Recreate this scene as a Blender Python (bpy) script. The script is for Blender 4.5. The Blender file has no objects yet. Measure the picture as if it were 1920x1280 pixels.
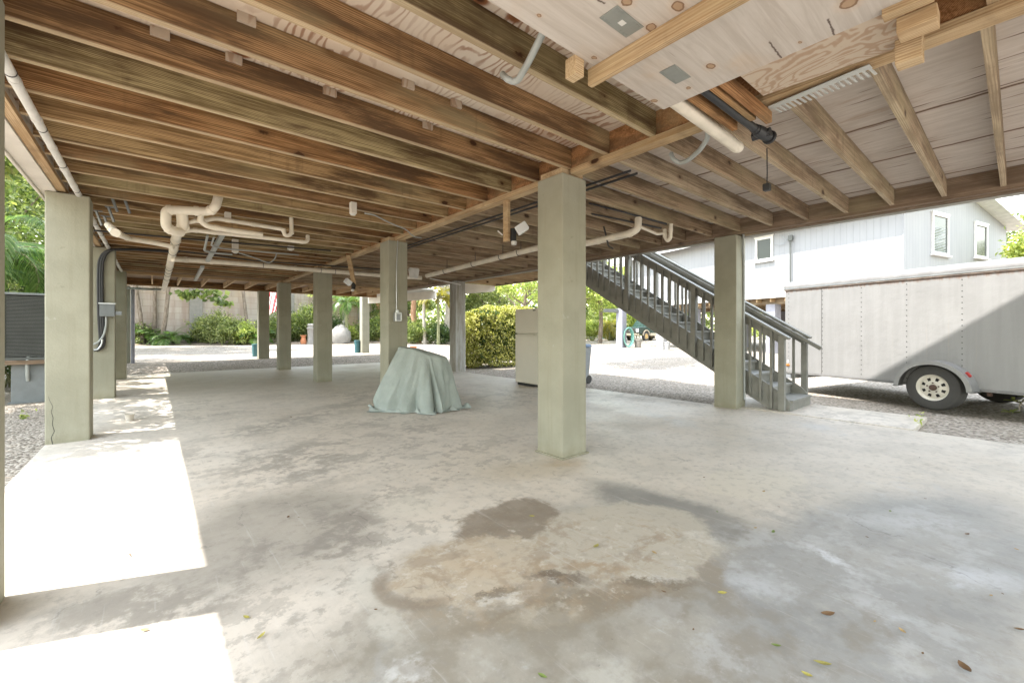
import bpy, bmesh, math, random
import numpy as np
from mathutils import Vector, Matrix
R = math.radians
PI = math.pi
random.seed(7)
SC = bpy.context.scene
COL = SC.collection

# ------------------------------------------------------------------ camera geometry
CZ, F, HX, HY = 1.219, 798.0, 960.0, 620.0
FW = (math.cos(R(50)), math.sin(R(50)))
RT = (math.sin(R(50)), -math.cos(R(50)))
def ray(px, py):
    a = (px - HX) / F; b = (HY - py) / F
    return (FW[0] + a * RT[0], FW[1] + a * RT[1], b)
def DP(px, py, d):
    r = ray(px, py); return Vector((r[0]*d, r[1]*d, CZ + r[2]*d))
def G(px, py, z=0.0):
    r = ray(px, py); return DP(px, py, (z - CZ) / r[2])
def OX(px, py, x): return DP(px, py, x / ray(px, py)[0])
def OY(px, py, y): return DP(px, py, y / ray(px, py)[1])
def BX(px, depth, z):            # column px at a depth, with a chosen height
    p = DP(px, HY, depth); p.z = z; return p

# ------------------------------------------------------------------ node helper
class N:
    def __init__(s, name):
        s.m = bpy.data.materials.new(name); s.m.use_nodes = True
        s.t = s.m.node_tree; s.t.nodes.clear()
        s.o = s.t.nodes.new('ShaderNodeOutputMaterial')
    def __call__(s, typ, ins=None, out=0, **props):
        n = s.t.nodes.new(typ)
        for k, v in props.items(): setattr(n, k, v)
        for k, v in (ins or {}).items():
            so = n.inputs[k]
            if isinstance(v, bpy.types.NodeSocket): s.t.links.new(v, so)
            else:
                if isinstance(v, (tuple, list)) and len(v) == 3 and so.type == 'RGBA': v = (*v, 1)
                so.default_value = v
        return n.outputs[out]
    def obj(s): return s('ShaderNodeTexCoord', out=3)
    def rnd(s): return s('ShaderNodeObjectInfo', out='Random')
    def isl(s): return s('ShaderNodeNewGeometry', out='Random Per Island')
    def mapv(s, v, scale=(1,1,1), loc=(0,0,0), rot=(0,0,0)):
        return s('ShaderNodeMapping', {'Vector': v, 'Scale': scale, 'Location': loc, 'Rotation': rot})
    def vadd(s, a, b): return s('ShaderNodeVectorMath', {0: a, 1: b}, operation='ADD')
    def vscale(s, a, f): return s('ShaderNodeVectorMath', {0: a, 'Scale': f}, operation='SCALE')
    def noise(s, v, scale=5, detail=4, rough=.55, dist=0, out=0):
        return s('ShaderNodeTexNoise', {'Vector': v, 'Scale': scale, 'Detail': detail, 'Roughness': rough, 'Distortion': dist}, out=out)
    def voro(s, v, scale=5, out=0, feature='F1', rand=1):
        return s('ShaderNodeTexVoronoi', {'Vector': v, 'Scale': scale, 'Randomness': rand}, out=out, feature=feature)
    def math(s, op, a, b=0.0, clamp=False): return s('ShaderNodeMath', {0: a, 1: b}, operation=op, use_clamp=clamp)
    def ss(s, x, a, b, lo=0.0, hi=1.0):
        return s('ShaderNodeMapRange', {0: x, 1: a, 2: b, 3: lo, 4: hi}, interpolation_type='SMOOTHSTEP')
    def mix(s, f, a, b, blend='MIX'):
        return s('ShaderNodeMix', {0: f, 6: a, 7: b}, out=2, data_type='RGBA', blend_type=blend)
    def ramp(s, f, stops, interp='LINEAR'):
        n = s.t.nodes.new('ShaderNodeValToRGB'); s.t.links.new(f, n.inputs[0])
        cr = n.color_ramp; cr.interpolation = interp
        while len(cr.elements) < len(stops): cr.elements.new(.5)
        for e, (p, c) in zip(cr.elements, stops):
            e.position = p; e.color = (*c, 1) if len(c) == 3 else c
        return n.outputs[0]
    def sep(s, v): 
        n = s.t.nodes.new('ShaderNodeSeparateXYZ'); s.t.links.new(v, n.inputs[0]); return n.outputs
    def comb(s, x, y, z): return s('ShaderNodeCombineXYZ', {0: x, 1: y, 2: z})
    def bump(s, h, strength=.3, dist=.01): return s('ShaderNodeBump', {'Height': h, 'Strength': strength, 'Distance': dist})
    def end(s, col, rough=.6, normal=None, metal=0.0, spec=.5, trans=None, alpha=None):
        ins = {'Base Color': col, 'Roughness': rough, 'Metallic': metal, 'Specular IOR Level': spec}
        if normal is not None: ins['Normal'] = normal
        b = s('ShaderNodeBsdfPrincipled', ins)
        if trans is not None:
            tr = s('ShaderNodeBsdfTranslucent', {'Color': trans[1]})
            b = s('ShaderNodeMixShader', {0: trans[0], 1: b, 2: tr})
        s.t.links.new(b, s.o.inputs[0]); return s.m

def plain(name, col, rough=.6, metal=0.0, var=.12, scale=6, spec=.5, bump=.0):
    n = N(name); v = n.obj()
    f = n.noise(v, scale, 5, .6)
    c = n.mix(n.ss(f, .3, .7), tuple(x*(1-var) for x in col), tuple(min(1, x*(1+var)) for x in col))
    nm = n.bump(n.noise(v, scale*12, 3), bump, .004) if bump else None
    return n.end(c, rough, nm, metal, spec)

def wood(name, tints, dark=.55, grey=0.0, knots=True, stain=.6, edge=0.0):
    """lumber: grain runs along local X; each board gets its own tint and offset"""
    n = N(name); v = n.obj(); r = n.rnd()
    v = n.vadd(v, n.comb(n.math('MULTIPLY', r, 37.0), n.math('MULTIPLY', r, 11.0), n.math('MULTIPLY', r, 23.0)))
    k = len(tints)
    r2 = n.math('FRACT', n.math('MULTIPLY', r, 7.31))
    base = n.ramp(r2, [(i / k, t) for i, t in enumerate(tints)], 'CONSTANT')
    # growth-ring figure
    warp = n.noise(n.mapv(v, (.5, 3, 5)), 1.0, 2, .5)
    zz = n.sep(v)
    ring = n.math('SINE', n.math('ADD', n.math('MULTIPLY', warp, 46.0), n.math('MULTIPLY', n.math('ADD', zz[2], zz[1]), 520.0)))
    fine = n.noise(n.mapv(v, (1.1, 80, 80)), 1.0, 6, .72)
    g = n.math('ADD', n.math('MULTIPLY', n.math('MULTIPLY', n.ss(ring, -1, 1), n.ss(n.noise(n.mapv(v, (1.6, 6, 12)), 1.0, 4, .6), .38, .66)), .26), n.math('MULTIPLY', fine, .88))
    col = n.mix(n.ss(g, .36, .66), n.mix(1.0, base, (dark*.95, dark*.82, dark*.68), 'MULTIPLY'), base)
    # broad blotches along the board
    bl = n.noise(n.mapv(v, (.9, 2, 6)), 1.0, 7, .68)
    col = n.mix(n.math('MULTIPLY', n.ss(bl, .46, .63), stain), col, (.085, .048, .024))
    bl2 = n.noise(n.mapv(v, (.9, 2, 3), (9, 4, 2)), 1.0, 3, .5)
    col = n.mix(n.math('MULTIPLY', n.ss(bl2, .5, .75), .45), col, (.37, .315, .18))
    if knots:
        kv = n.vadd(n.mapv(v, (2.6, 0, 4.4)), n.vscale(n.noise(v, 14, 3, .6, out=1), .16))
        d = n.voro(kv, 1.0); kc = n.sep(n.voro(kv, 1.0, out=1))[0]
        pick = n.ss(kc, .42, .48)
        col = n.mix(n.math('MULTIPLY', n.math('MULTIPLY', n.ss(d, .26, .10), pick), .55), col, (.12, .062, .028))
        col = n.mix(n.math('MULTIPLY', n.ss(d, .13, .08), pick), col, (.05, .022, .009))
    dr = n.noise(n.mapv(v, (7, 3, .6), (2,2,2)), 1.0, 4, .6)
    col = n.mix(n.math('MULTIPLY', n.ss(dr, .58, .72), .35*min(1, stain+.2)), col, (.10, .06, .03))
    if edge:      # underside painted paler: bounce light from the floor put into the colour
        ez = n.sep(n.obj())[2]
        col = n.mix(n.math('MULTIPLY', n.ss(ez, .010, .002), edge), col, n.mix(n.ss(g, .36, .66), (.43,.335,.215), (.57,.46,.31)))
    if grey: col = n.mix(grey, col, (.26, .235, .20))
    nm = n.bump(g, .25, .004)
    return n.end(col, .75, nm, spec=.25)

def leafmat(name, a, b, c, tr=.4, rough=.45):
    n = N(name); r = n.isl()
    col = n.ramp(r, [(0, a), (.45, b), (1, c)])
    bright = n.mix(1.0, col, (1.6, 1.75, .9), 'MULTIPLY')
    return n.end(col, rough, spec=.4, trans=(tr, bright))

def bark(name, a, b):
    n = N(name); v = n.obj()
    f = n.noise(n.mapv(v, (9, 9, 2.2)), 1.5, 5, .65)
    return n.end(n.mix(n.ss(f, .35, .65), a, b), .85, n.bump(f, .6, .02), spec=.2)

MAT = {}
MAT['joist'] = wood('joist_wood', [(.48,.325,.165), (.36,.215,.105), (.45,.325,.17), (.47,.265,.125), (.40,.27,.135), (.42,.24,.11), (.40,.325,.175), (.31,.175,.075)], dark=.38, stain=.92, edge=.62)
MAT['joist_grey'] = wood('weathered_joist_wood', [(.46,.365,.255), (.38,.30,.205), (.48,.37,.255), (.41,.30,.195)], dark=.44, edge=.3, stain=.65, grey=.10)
MAT['lumber'] = wood('new_lumber', [(.54,.40,.25), (.56,.43,.275), (.50,.37,.225)], dark=.68, stain=.3)
MAT['orange'] = wood('orange_lumber', [(.46,.25,.11), (.42,.22,.10)], dark=.5, stain=.65)
MAT['beam_grey'] = wood('grey_beam_wood', [(.30,.215,.15)], grey=.15, stain=.6)
MAT['grey_paint_wood'] = plain('stair_grey_paint', (.215,.212,.19), .55, var=.16, scale=4, bump=.15)
MAT['pale_board'] = plain('pale_painted_board', (.62,.58,.52), .7, var=.09, scale=2)
MAT['trim_grey'] = plain('grey_trim', (.42,.42,.40), .6, var=.1, scale=3)

# plywood of the left bay
n = N('plywood_pink'); v = n.obj(); s3 = n.sep(v)
w = n.noise(n.mapv(v, (2.2, .9, 1)), 1.0, 3, .55)
w2 = n.noise(n.mapv(v, (9, 2.5, 1)), 1.0, 3, .6)
sg = n.math('SINE', n.math('ADD', n.math('ADD', n.math('MULTIPLY', s3[0], 105.0), n.math('MULTIPLY', w, 75.0)), n.math('MULTIPLY', w2, 9.0)))
cl = n.noise(n.mapv(v, (1.7, .8, 1), (4, 9, 0)), 1.0, 4, .6)
c = n.mix(n.ss(n.noise(v, .8, 3), .35, .65), (.64,.53,.43), (.66,.59,.51))
c = n.mix(n.math('MULTIPLY', n.math('MULTIPLY', n.ss(sg, .0, 1), n.ss(cl, .38, .60)), .8), c, (.27,.13,.07))
c = n.mix(n.math('MULTIPLY', n.ss(cl, .58, .72), .45), c, (.36,.19,.11))
d = n.voro(n.mapv(v, (1.7, 2.5, 0)), 1.0); st = w2
c = n.mix(n.ss(d, .13, .07), c, (.22,.09,.04)); c = n.mix(n.ss(d, .07, .03), c, (.06,.025,.012))
MAT['ply_left'] = n.end(c, .75, n.bump(st, .2, .003), spec=.2)
# greyer plywood of the right bay with brown seams
n = N('plywood_grey'); v = n.obj(); s3 = n.sep(v)
st = n.noise(n.mapv(v, (22, 2.0, 1)), 1.0, 5, .65, .8)
c = n.mix(n.ss(st, .3, .7), (.50,.43,.375), (.60,.53,.475))
c = n.mix(n.math('MULTIPLY', n.ss(n.noise(v, 1.3, 4), .45, .7), .5), c, (.36,.30,.25))
fx = n.math('FRACT', n.math('MULTIPLY', s3[0], 1.0/1.05))
wob = n.math('MULTIPLY', n.noise(n.mapv(v, (1, 2, 1)), 2.0, 3), .05)
e = n.math('ABSOLUTE', n.math('SUBTRACT', fx, n.math('ADD', .5, n.math('SUBTRACT', wob, .025))))
c = n.mix(n.math('MULTIPLY', n.ss(e, .030, .014), .8), c, (.22,.13,.08)); c = n.mix(n.ss(e, .008, .004), c, (.05,.03,.02))
cr = n.noise(n.mapv(v, (26, 1.6, 1), (3, 7, 0)), 1.0, 2, .5)
c = n.mix(n.math('MULTIPLY', n.ss(cr, .64, .70), .8), c, (.12,.065,.04)); c = n.mix(n.math('MULTIPLY', n.ss(n.noise(n.mapv(v, (5, 1.2, 1), (1, 3, 0)), 1.0, 5, .65), .55, .7), .45), c, (.33,.22,.15))
MAT['ply_right'] = n.end(c, .8, n.bump(st, .25, .003), spec=.2)
# plywood of the boxed chase
n = N('plywood_chase'); v = n.obj()
st = n.noise(n.mapv(v, (1.6, 26, 1)), 1.0, 5, .7, .8)
c = n.mix(n.ss(st, .3, .7), (.42,.37,.33), (.52,.475,.435))
c = n.mix(n.math('MULTIPLY', n.ss(n.noise(v, 2.2, 5), .5, .72), .4), c, (.52,.36,.22))
ZP = 2.615; TLOC = Vector((1.5, .2, ZP))
vk = n.vadd(v, n.vscale(n('ShaderNodeVectorMath', {0: n.noise(v, 18, 3, .6, out=1), 1: (.5,.5,.5)}, operation='SUBTRACT'), .03))
for kx, ky, kr in ((1176,4,.030),(1271,13,.034),(1220,53,.030),(1114,109,.016),(1226,190,.022),(1290,166,.016),(1333,125,.030),(1592,7,.042),(1010,30,.012),(1500,80,.012)):
    kp = G(kx, ky, ZP) - TLOC
    kr *= .74
    q = n('ShaderNodeVectorMath', {0: n.mapv(vk, (.75,1,0)), 1: (kp.x*.75, kp.y, 0)}, operation='SUBTRACT')
    d = n('ShaderNodeVectorMath', {0: q}, operation='LENGTH', out='Value')
    c = n.mix(n.math('MULTIPLY', n.ss(d, kr*2.2, kr), .25), c, (.50,.34,.21))
    c = n.mix(n.ss(d, kr*1.08, kr*.92), c, (.20,.12,.075)); c = n.mix(n.ss(d, kr*.85, kr*.6), c, (.36,.25,.165))
for (ax_, ay_), (bx_, by_) in (((1441,77),(1469,116)), ((1552,34),(1567,75)), ((1120,0),(1135,9))):
    A_, B_ = G(ax_, ay_, ZP) - TLOC, G(bx_, by_, ZP) - TLOC; mm = (A_+B_)/2; u = (B_-A_)/2; L2 = u.length; u.normalize(); w_ = Vector((-u.y, u.x, 0))
    q = n('ShaderNodeVectorMath', {0: n.vadd(v, n.vscale(n('ShaderNodeVectorMath', {0: n.noise(v, 40, 3, .6, out=1), 1: (.5,.5,.5)}, operation='SUBTRACT'), .016)), 1: (mm.x, mm.y, 0)}, operation='SUBTRACT')
    a1 = n.math('ABSOLUTE', n('ShaderNodeVectorMath', {0: q, 1: tuple(u)}, operation='DOT_PRODUCT', out='Value'))
    a2 = n.math('ABSOLUTE', n('ShaderNodeVectorMath', {0: q, 1: tuple(w_)}, operation='DOT_PRODUCT', out='Value'))
    c = n.mix(n.math('MULTIPLY', n.math('MULTIPLY', n.ss(a2, .006, .002), n.ss(a1, L2, L2*.8)), .85), c, (.06,.035,.025))
ck = n.noise(n.mapv(v, (1.2, 18, 1), (5, 2, 0)), 1.0, 2, .4)
c = n.mix(n.math('MULTIPLY', n.ss(ck, .74, .78), .8), c, (.10,.06,.04))
MAT['ply_chase'] = n.end(c, .75, n.bump(st, .2, .002), spec=.2)
n = N('plywood_figured'); v = n.obj()
w = n.noise(n.mapv(v, (5, 2.6, 1)), 1.0, 2, .5, 1.0)
sg = n.math('SINE', n.math('ADD', n.math('MULTIPLY', w, 52.0), n.math('MULTIPLY', n.noise(n.mapv(v, (3, 30, 1)), 1.0, 4, .6), 3.0)))
c = n.mix(n.ss(sg, -.2, .9), (.46,.375,.295), (.36,.255,.18))
MAT['ply_fig'] = n.end(c, .75, spec=.2)

# painted stucco columns
n = N('column_paint'); v = n.obj(); z = n.sep(v)[2]; r = n.rnd()
f = n.noise(v, 2.2, 5, .6); f2 = n.noise(v, 60, 3, .6)
c = n.mix(n.ss(f, .3, .7), (.275,.265,.195), (.34,.325,.245))
c = n.mix(n.math('MULTIPLY', r, .35), c, (.29,.29,.255))
base = n.math('MULTIPLY', n.ss(n.math('ADD', z, n.math('MULTIPLY', n.noise(v, 9, 4), .35)), .36, .12), .8)
c = n.mix(base, c, (.25,.235,.165))
chip = n.noise(v, 7, 7, .7); c = n.mix(n.math('MULTIPLY', n.ss(chip, .66, .70), .5), c, (.40,.39,.34)); c = n.mix(n.math('MULTIPLY', n.ss(chip, .36, .31), .35), c, (.20,.19,.135))
streak = n.noise(n.mapv(v, (14, 14, .8)), 1.0, 4, .6)
c = n.mix(n.math('MULTIPLY', n.ss(streak, .52, .72), .32), c, (.24,.225,.16))
MAT['column'] = n.end(c, .75, n.bump(n.math('ADD', f2, n.math('MULTIPLY', n.noise(v, 22, 4), .8)), .35, .006), spec=.3)
n = N('column_weathered'); v = n.obj()
f = n.noise(n.mapv(v, (9, 9, 1.4)), 1.0, 5, .65)
c = n.mix(n.ss(f, .35, .65), (.27,.25,.215), (.40,.40,.38))
MAT['column_old'] = n.end(c, .8, n.bump(f, .4, .008), spec=.3)

# gravel
n = N('gravel'); v = n.obj()
cell = n.voro(v, 34, out='Color'); dist = n.voro(v, 34, out='Distance')
g = n.sep(cell)[0]
c = n.ramp(g, [(0, (.12,.102,.082)), (.25, (.235,.20,.163)), (.6, (.33,.287,.238)), (1, (.46,.415,.36))])
big = n.noise(v, .35, 5, .6)
c = n.mix(n.math('MULTIPLY', n.ss(big, .48, .68), .55), c, (.26,.22,.17))
lit = n.voro(v, 7.0, out='Distance'); lc = n.noise(v, 1.2, 3)
c = n.mix(n.math('MULTIPLY', n.ss(lit, .10, .05), n.ss(lc, .5, .6)), c, (.16,.075,.03))
MAT['gravel'] = n.end(c, .9, n.bump(n.math('SUBTRACT', 1.0, dist), .9, .02), spec=.15)

for k_, c_, ro in (('pvc', (.70,.64,.54), .4), ('white_paint', (.60,.59,.565), .5), ('conduit', (.34,.36,.35), .45),
                   ('black_pipe', (.022,.022,.024), .5), ('plate', (.22,.23,.215), .5), ('dark', (.02,.02,.02), .7),
                   ('fridge', (.80,.77,.68), .35), ('rubber', (.055,.053,.05), .8), ('rust', (.085,.05,.038), .85),
                   ('rim_white', (.66,.63,.56), .5), ('chrome', (.6,.6,.6), .3), ('terracotta', (.46,.18,.085), .8),
                   ('teal', (.045,.14,.16), .5), ('bin_grey', (.27,.29,.31), .5), ('bin_lid', (.10,.16,.26), .5),
                   ('hose', (.13,.30,.25), .45), ('truck_green', (.012,.035,.032), .25), ('truck_tan', (.42,.36,.27), .45),
                   ('gold', (.50,.33,.12), .45), ('red', (.40,.035,.03), .4), ('amber', (.6,.2,.03), .4), ('grey_stucco', (.46,.45,.45), .8),
                   ('lav_post', (.27,.27,.31), .7), ('ac', (.085,.09,.083), .5), ('metal_box', (.17,.185,.19), .5),
                   ('boulder', (.24,.225,.205), .9), ('zinc', (.55,.57,.58), .35), ('flag_red', (.52,.05,.06), .8), ('flag_white', (.75,.72,.70), .8), ('flag_blue', (.03,.05,.2), .8)):
    MAT[k_] = plain(k_, c_, ro, .0 if k_ not in ('chrome', 'zinc') else .7, .1, 5)
MAT['bark_rail'] = plain('stained_trim', (.17,.135,.11), .7, var=.5, scale=9); MAT['bucket_cream'] = plain('bucket_cream', (.26,.235,.20), .6); MAT['bucket_white'] = plain('bucket_white', (.32,.315,.305), .6); MAT['fridge'] = plain('fridge_enamel', (.66,.63,.55), .35, var=.02, scale=2)
n = N('glass'); MAT['glass'] = n.end((.035,.042,.038), .08, spec=.35)
n = N('lens'); MAT['lens'] = n.end((.75,.77,.80), .15, spec=.7)

# ------------------------------------------------------------------ mesh helper
class MB:
    def __init__(s): s.v = []; s.f = []
    def add(s, vs, fs):
        b = len(s.v); s.v += [tuple(x) for x in vs]; s.f += [tuple(i + b for i in f) for f in fs]; return s
    def box(s, x0, x1, y0, y1, z0, z1):
        return s.add([(x0,y0,z0),(x1,y0,z0),(x1,y1,z0),(x0,y1,z0),(x0,y0,z1),(x1,y0,z1),(x1,y1,z1),(x0,y1,z1)],
                     [(0,3,2,1),(4,5,6,7),(0,1,5,4),(1,2,6,5),(2,3,7,6),(3,0,4,7)])
    def bar(s, a, b, w, h, up=(0,0,1)):
        """box along a-b, w wide, h tall"""
        a = Vector(a); b = Vector(b); d = (b - a).normalized(); up = Vector(up)
        if abs(d.dot(up)) > .98: up = Vector((1,0,0))
        sd = d.cross(up).normalized(); u = sd.cross(d).normalized()
        vs = []
        for p in (a, b):
            for i, j in ((-1,-1),(1,-1),(1,1),(-1,1)): vs.append(p + sd*(w/2*i) + u*(h/2*j))
        return s.add(vs, [(0,3,2,1),(4,5,6,7),(0,1,5,4),(1,2,6,5),(2,3,7,6),(3,0,4,7)])
    def prism(s, poly, axis, a, b):
        """poly: list of 2-D points; extruded along axis from a to b. axis x: (y,z); y: (x,z); z: (x,y)"""
        k = len(poly)
        def pt(p, t): return {'x': (t, p[0], p[1]), 'y': (p[0], t, p[1]), 'z': (p[0], p[1], t)}[axis]
        vs = [pt(p, a) for p in poly] + [pt(p, b) for p in poly]
        fs = [tuple(range(k))[::-1], tuple(range(k, 2*k))] + [(i, (i+1) % k, k + (i+1) % k, k + i) for i in range(k)]
        return s.add(vs, fs)
    def tube(s, pts, r, seg=12, caps=True, smooth_n=0):
        pts = [Vector(p) for p in pts]
        rs = r if isinstance(r, (list, tuple)) else [r]*len(pts)
        if smooth_n:
            q = [pts[0]]; qr = [rs[0]]
            for i in range(1, len(pts)-1):
                a, b, c = pts[i-1], pts[i], pts[i+1]
                L = min((a-b).length, (c-b).length) * .45; L = min(L, smooth_n)
                p0 = b + (a-b).normalized()*L; p2 = b + (c-b).normalized()*L
                for k in range(5):
                    t = k/4; q.append(p0*(1-t)**2 + b*2*t*(1-t) + p2*t*t); qr.append(rs[i])
            q.append(pts[-1]); qr.append(rs[-1]); pts, rs = q, qr
        vs = []; prev = None
        for i, p in enumerate(pts):
            d = (pts[min(i+1, len(pts)-1)] - pts[max(i-1, 0)]).normalized()
            if prev is None:
                up = Vector((0,0,1)) if abs(d.z) < .9 else Vector((1,0,0))
                u = d.cross(up).normalized()
            else:
                u = (prev - d*prev.dot(d)).normalized()
            prev = u; w = d.cross(u)
            for k in range(seg):
                a = 2*PI*k/seg; vs.append(p + u*(math.cos(a)*rs[i]) + w*(math.sin(a)*rs[i]))
        fs = []
        for i in range(len(pts)-1):
            for k in range(seg):
                a = i*seg + k; b = i*seg + (k+1) % seg; fs.append((a, b, b+seg, a+seg))
        if caps: fs.append(tuple(range(seg))[::-1]); fs.append(tuple(range((len(pts)-1)*seg, len(pts)*seg)))
        return s.add(vs, fs)
    def lathe(s, prof, c=(0,0,0), axis='z', seg=24, caps=True):
        """prof: (radius, height) pairs round an axis through c"""
        vs = []
        for r, h in prof:
            for k in range(seg):
                a = 2*PI*k/seg; x, y = r*math.cos(a), r*math.sin(a)
                p = {'z': (x, y, h), 'y': (x, h, y), 'x': (h, x, y)}[axis]
                vs.append((c[0]+p[0], c[1]+p[1], c[2]+p[2]))
        fs = []
        for i in range(len(prof)-1):
            for k in range(seg):
                a = i*seg+k; b = i*seg+(k+1) % seg; fs.append((a, b, b+seg, a+seg))
        if caps: fs.append(tuple(range(seg))[::-1]); fs.append(tuple(range((len(prof)-1)*seg, len(prof)*seg)))
        return s.add(vs, fs)
    def build(s, name, mat, parent=None, bevel=0, smooth=False, local=False, label=None):
        me = bpy.data.meshes.new(name)
        off = Vector((0,0,0))
        if parent is not None and not local:
            p = parent
            while p: off += Vector(p.location); p = p.parent
        me.from_pydata([tuple(Vector(q) - off) for q in s.v], [], s.f)
        bm = bmesh.new(); bm.from_mesh(me); bmesh.ops.recalc_face_normals(bm, faces=bm.faces); bm.to_mesh(me); bm.free()
        me.materials.append(MAT[mat] if isinstance(mat, str) else mat)
        if smooth:
            for p in me.polygons: p.use_smooth = True
        o = bpy.data.objects.new(name, me); COL.objects.link(o)
        if parent is not None: o.parent = parent
        if bevel:
            b = o.modifiers.new('bevel', 'BEVEL'); b.width = bevel; b.segments = 2; b.limit_method = 'ANGLE'; b.angle_limit = R(40)
        if smooth:
            try:
                e = o.modifiers.new('split', 'EDGE_SPLIT'); e.split_angle = R(45)
            except Exception: pass
        if label: o['label'] = label
        return o

def tag(o, label, cat, group=None, kind=None):
    if label: o['label'] = label
    if cat: o['category'] = cat
    if group: o['group'] = group
    if kind: o['kind'] = kind
    return o
def thing(name, label, cat, loc=(0,0,0), rotz=0, group=None, kind=None):
    o = bpy.data.objects.new(name, None); COL.objects.link(o); o.empty_display_size = .1
    o.location = loc; o.rotation_euler = (0, 0, rotz)
    return tag(o, label, cat, group, kind)
def copy_tree(o, parent=None):
    c = o.copy(); COL.objects.link(c)
    if parent is not None: c.parent = parent
    for ch in list(o.children): copy_tree(ch, c)
    return c
def rawmesh(name, vs, fs, mat, parent=None, smooth=False):
    me = bpy.data.meshes.new(name); me.from_pydata(vs, [], fs)
    me.materials.append(MAT[mat] if isinstance(mat, str) else mat)
    if smooth: me.polygons.foreach_set('use_smooth', [True]*len(me.polygons))
    o = bpy.data.objects.new(name, me); COL.objects.link(o)
    if parent is not None: o.parent = parent
    return o

# ------------------------------------------------------------------ world, sun, camera
SUN_EL = R(65)
sun_dir = Vector((-.93*math.cos(SUN_EL), .3665*math.cos(SUN_EL), math.sin(SUN_EL)))   # towards the sun
w = bpy.data.worlds.new('World'); SC.world = w; w.use_nodes = True
nt = w.node_tree; bg = nt.nodes['Background']
sky = nt.nodes.new('ShaderNodeTexSky'); sky.sky_type = 'NISHITA'; sky.sun_disc = False
sky.sun_elevation = SUN_EL; sky.sun_rotation = math.atan2(sun_dir.x, sun_dir.y)
sky.air_density = 2.2; sky.dust_density = .8; sky.ozone_density = 1.0
hs = nt.nodes.new('ShaderNodeHueSaturation'); hs.inputs['Saturation'].default_value = .46; nt.links.new(sky.outputs[0], hs.inputs['Color']); nt.links.new(hs.outputs[0], bg.inputs[0]); bg.inputs[1].default_value = .15
L = bpy.data.lights.new('sun', 'SUN'); L.energy = 2.0; L.angle = R(.53); L.color = (1.0, .95, .90)
lo = bpy.data.objects.new('sun', L); COL.objects.link(lo); lo.rotation_euler = sun_dir.to_track_quat('Z', 'Y').to_euler()
cam = bpy.data.cameras.new('camera'); co = bpy.data.objects.new('camera', cam); COL.objects.link(co)
co.location = (0, 0, CZ); co.rotation_euler = (R(90), 0, R(-40))
cam.sensor_width = 36; cam.lens = 36*F/1920; cam.shift_y = -(640-HY)/1920; cam.clip_end = 2000; cam.clip_start = .05
SC.camera = co
SC.view_settings.view_transform = 'Standard'; SC.view_settings.look = 'None'; SC.view_settings.gamma = 1
SC.view_settings.exposure = 2.65
cy = SC.cycles
cy.max_bounces = 10; cy.diffuse_bounces = 6; cy.glossy_bounces = 3; cy.transmission_bounces = 4; cy.transparent_max_bounces = 6
cy.use_denoising = True; cy.sample_clamp_indirect = 8.0; cy.caustics_reflective = False; cy.caustics_refractive = False
# ================================================================== ground
def ss_(x, a, b):
    t = max(0., min(1., (x-a)/(b-a))); return t*t*(3-2*t)
def gz(x, y):
    """height of the gravel ground"""
    back = .23*ss_(y, 15.8, 18.0) + .13*ss_(y, 19, 36)
    right = .30*ss_(x, 8.6, 19.0) + .14*ss_(x, 20, 30)
    return -.05 + max(back, right)
xs = sorted(set([-220,-120,-60,-30,-16,-8,-4,-2,-.9,0,2,4,6,7.1,8,8.8] + [9.5+.8*i for i in range(30)] + [40,60,120,240]))
ys = sorted(set([-220,-120,-60,-30,-14,-8,-4,-2,0,2,4,6,8,10,12,14,15.8] + [16.2+.5*i for i in range(12)] + [24,27,30,33,36,40,50,80,140,260]))
vs = [(x, y, gz(x, y)) for y in ys for x in xs]; nx = len(xs)
fs = [(j*nx+i, j*nx+i+1, (j+1)*nx+i+1, (j+1)*nx+i) for j in range(len(ys)-1) for i in range(nx-1)]
tag(rawmesh('gravel_ground', vs, fs, 'gravel', smooth=True), 'pale gravel yard around the raised house', 'ground', kind='structure')

# slab material with its stains, some painted sheen and shade, all in world metres
n = N('stained_concrete'); v = n.obj()
nz1 = n('ShaderNodeVectorMath', {0: n.noise(v, 1.6, 5, .6, out=1), 1: (.5,.5,.5)}, operation='SUBTRACT')
nz2 = n('ShaderNodeVectorMath', {0: n.noise(v, 9, 5, .65, out=1), 1: (.5,.5,.5)}, operation='SUBTRACT')
nz3 = n('ShaderNodeVectorMath', {0: n.noise(v, 30, 4, .7, out=1), 1: (.5,.5,.5)}, operation='SUBTRACT')
vw = n.vadd(n.vadd(n.vadd(v, n.vscale(nz1, .30)), n.vscale(nz2, .17)), n.vscale(nz3, .10))
f0 = n.noise(v, .55, 6, .6); f1 = n.noise(v, 2.6, 8, .68); f2 = n.noise(v, 14, 6, .7)
c = n.mix(n.ss(f0, .35, .65), (.58,.515,.435), (.63,.57,.495))
mo = n.noise(n.mapv(v, (1,1,1), (51,2,0)), 1.5, 8, .7); mo2 = n.noise(n.mapv(v, (1,1,1), (5,42,0)), 4.5, 7, .7)
c = n.mix(n.math('MULTIPLY', n.ss(mo, .45, .62), .45), c, (.43,.395,.345)); c = n.mix(n.math('MULTIPLY', n.ss(mo2, .52, .66), .35), c, (.36,.33,.285)); c = n.mix(n.math('MULTIPLY', n.ss(mo2, .46, .34), .35), c, (.60,.565,.50))
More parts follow.
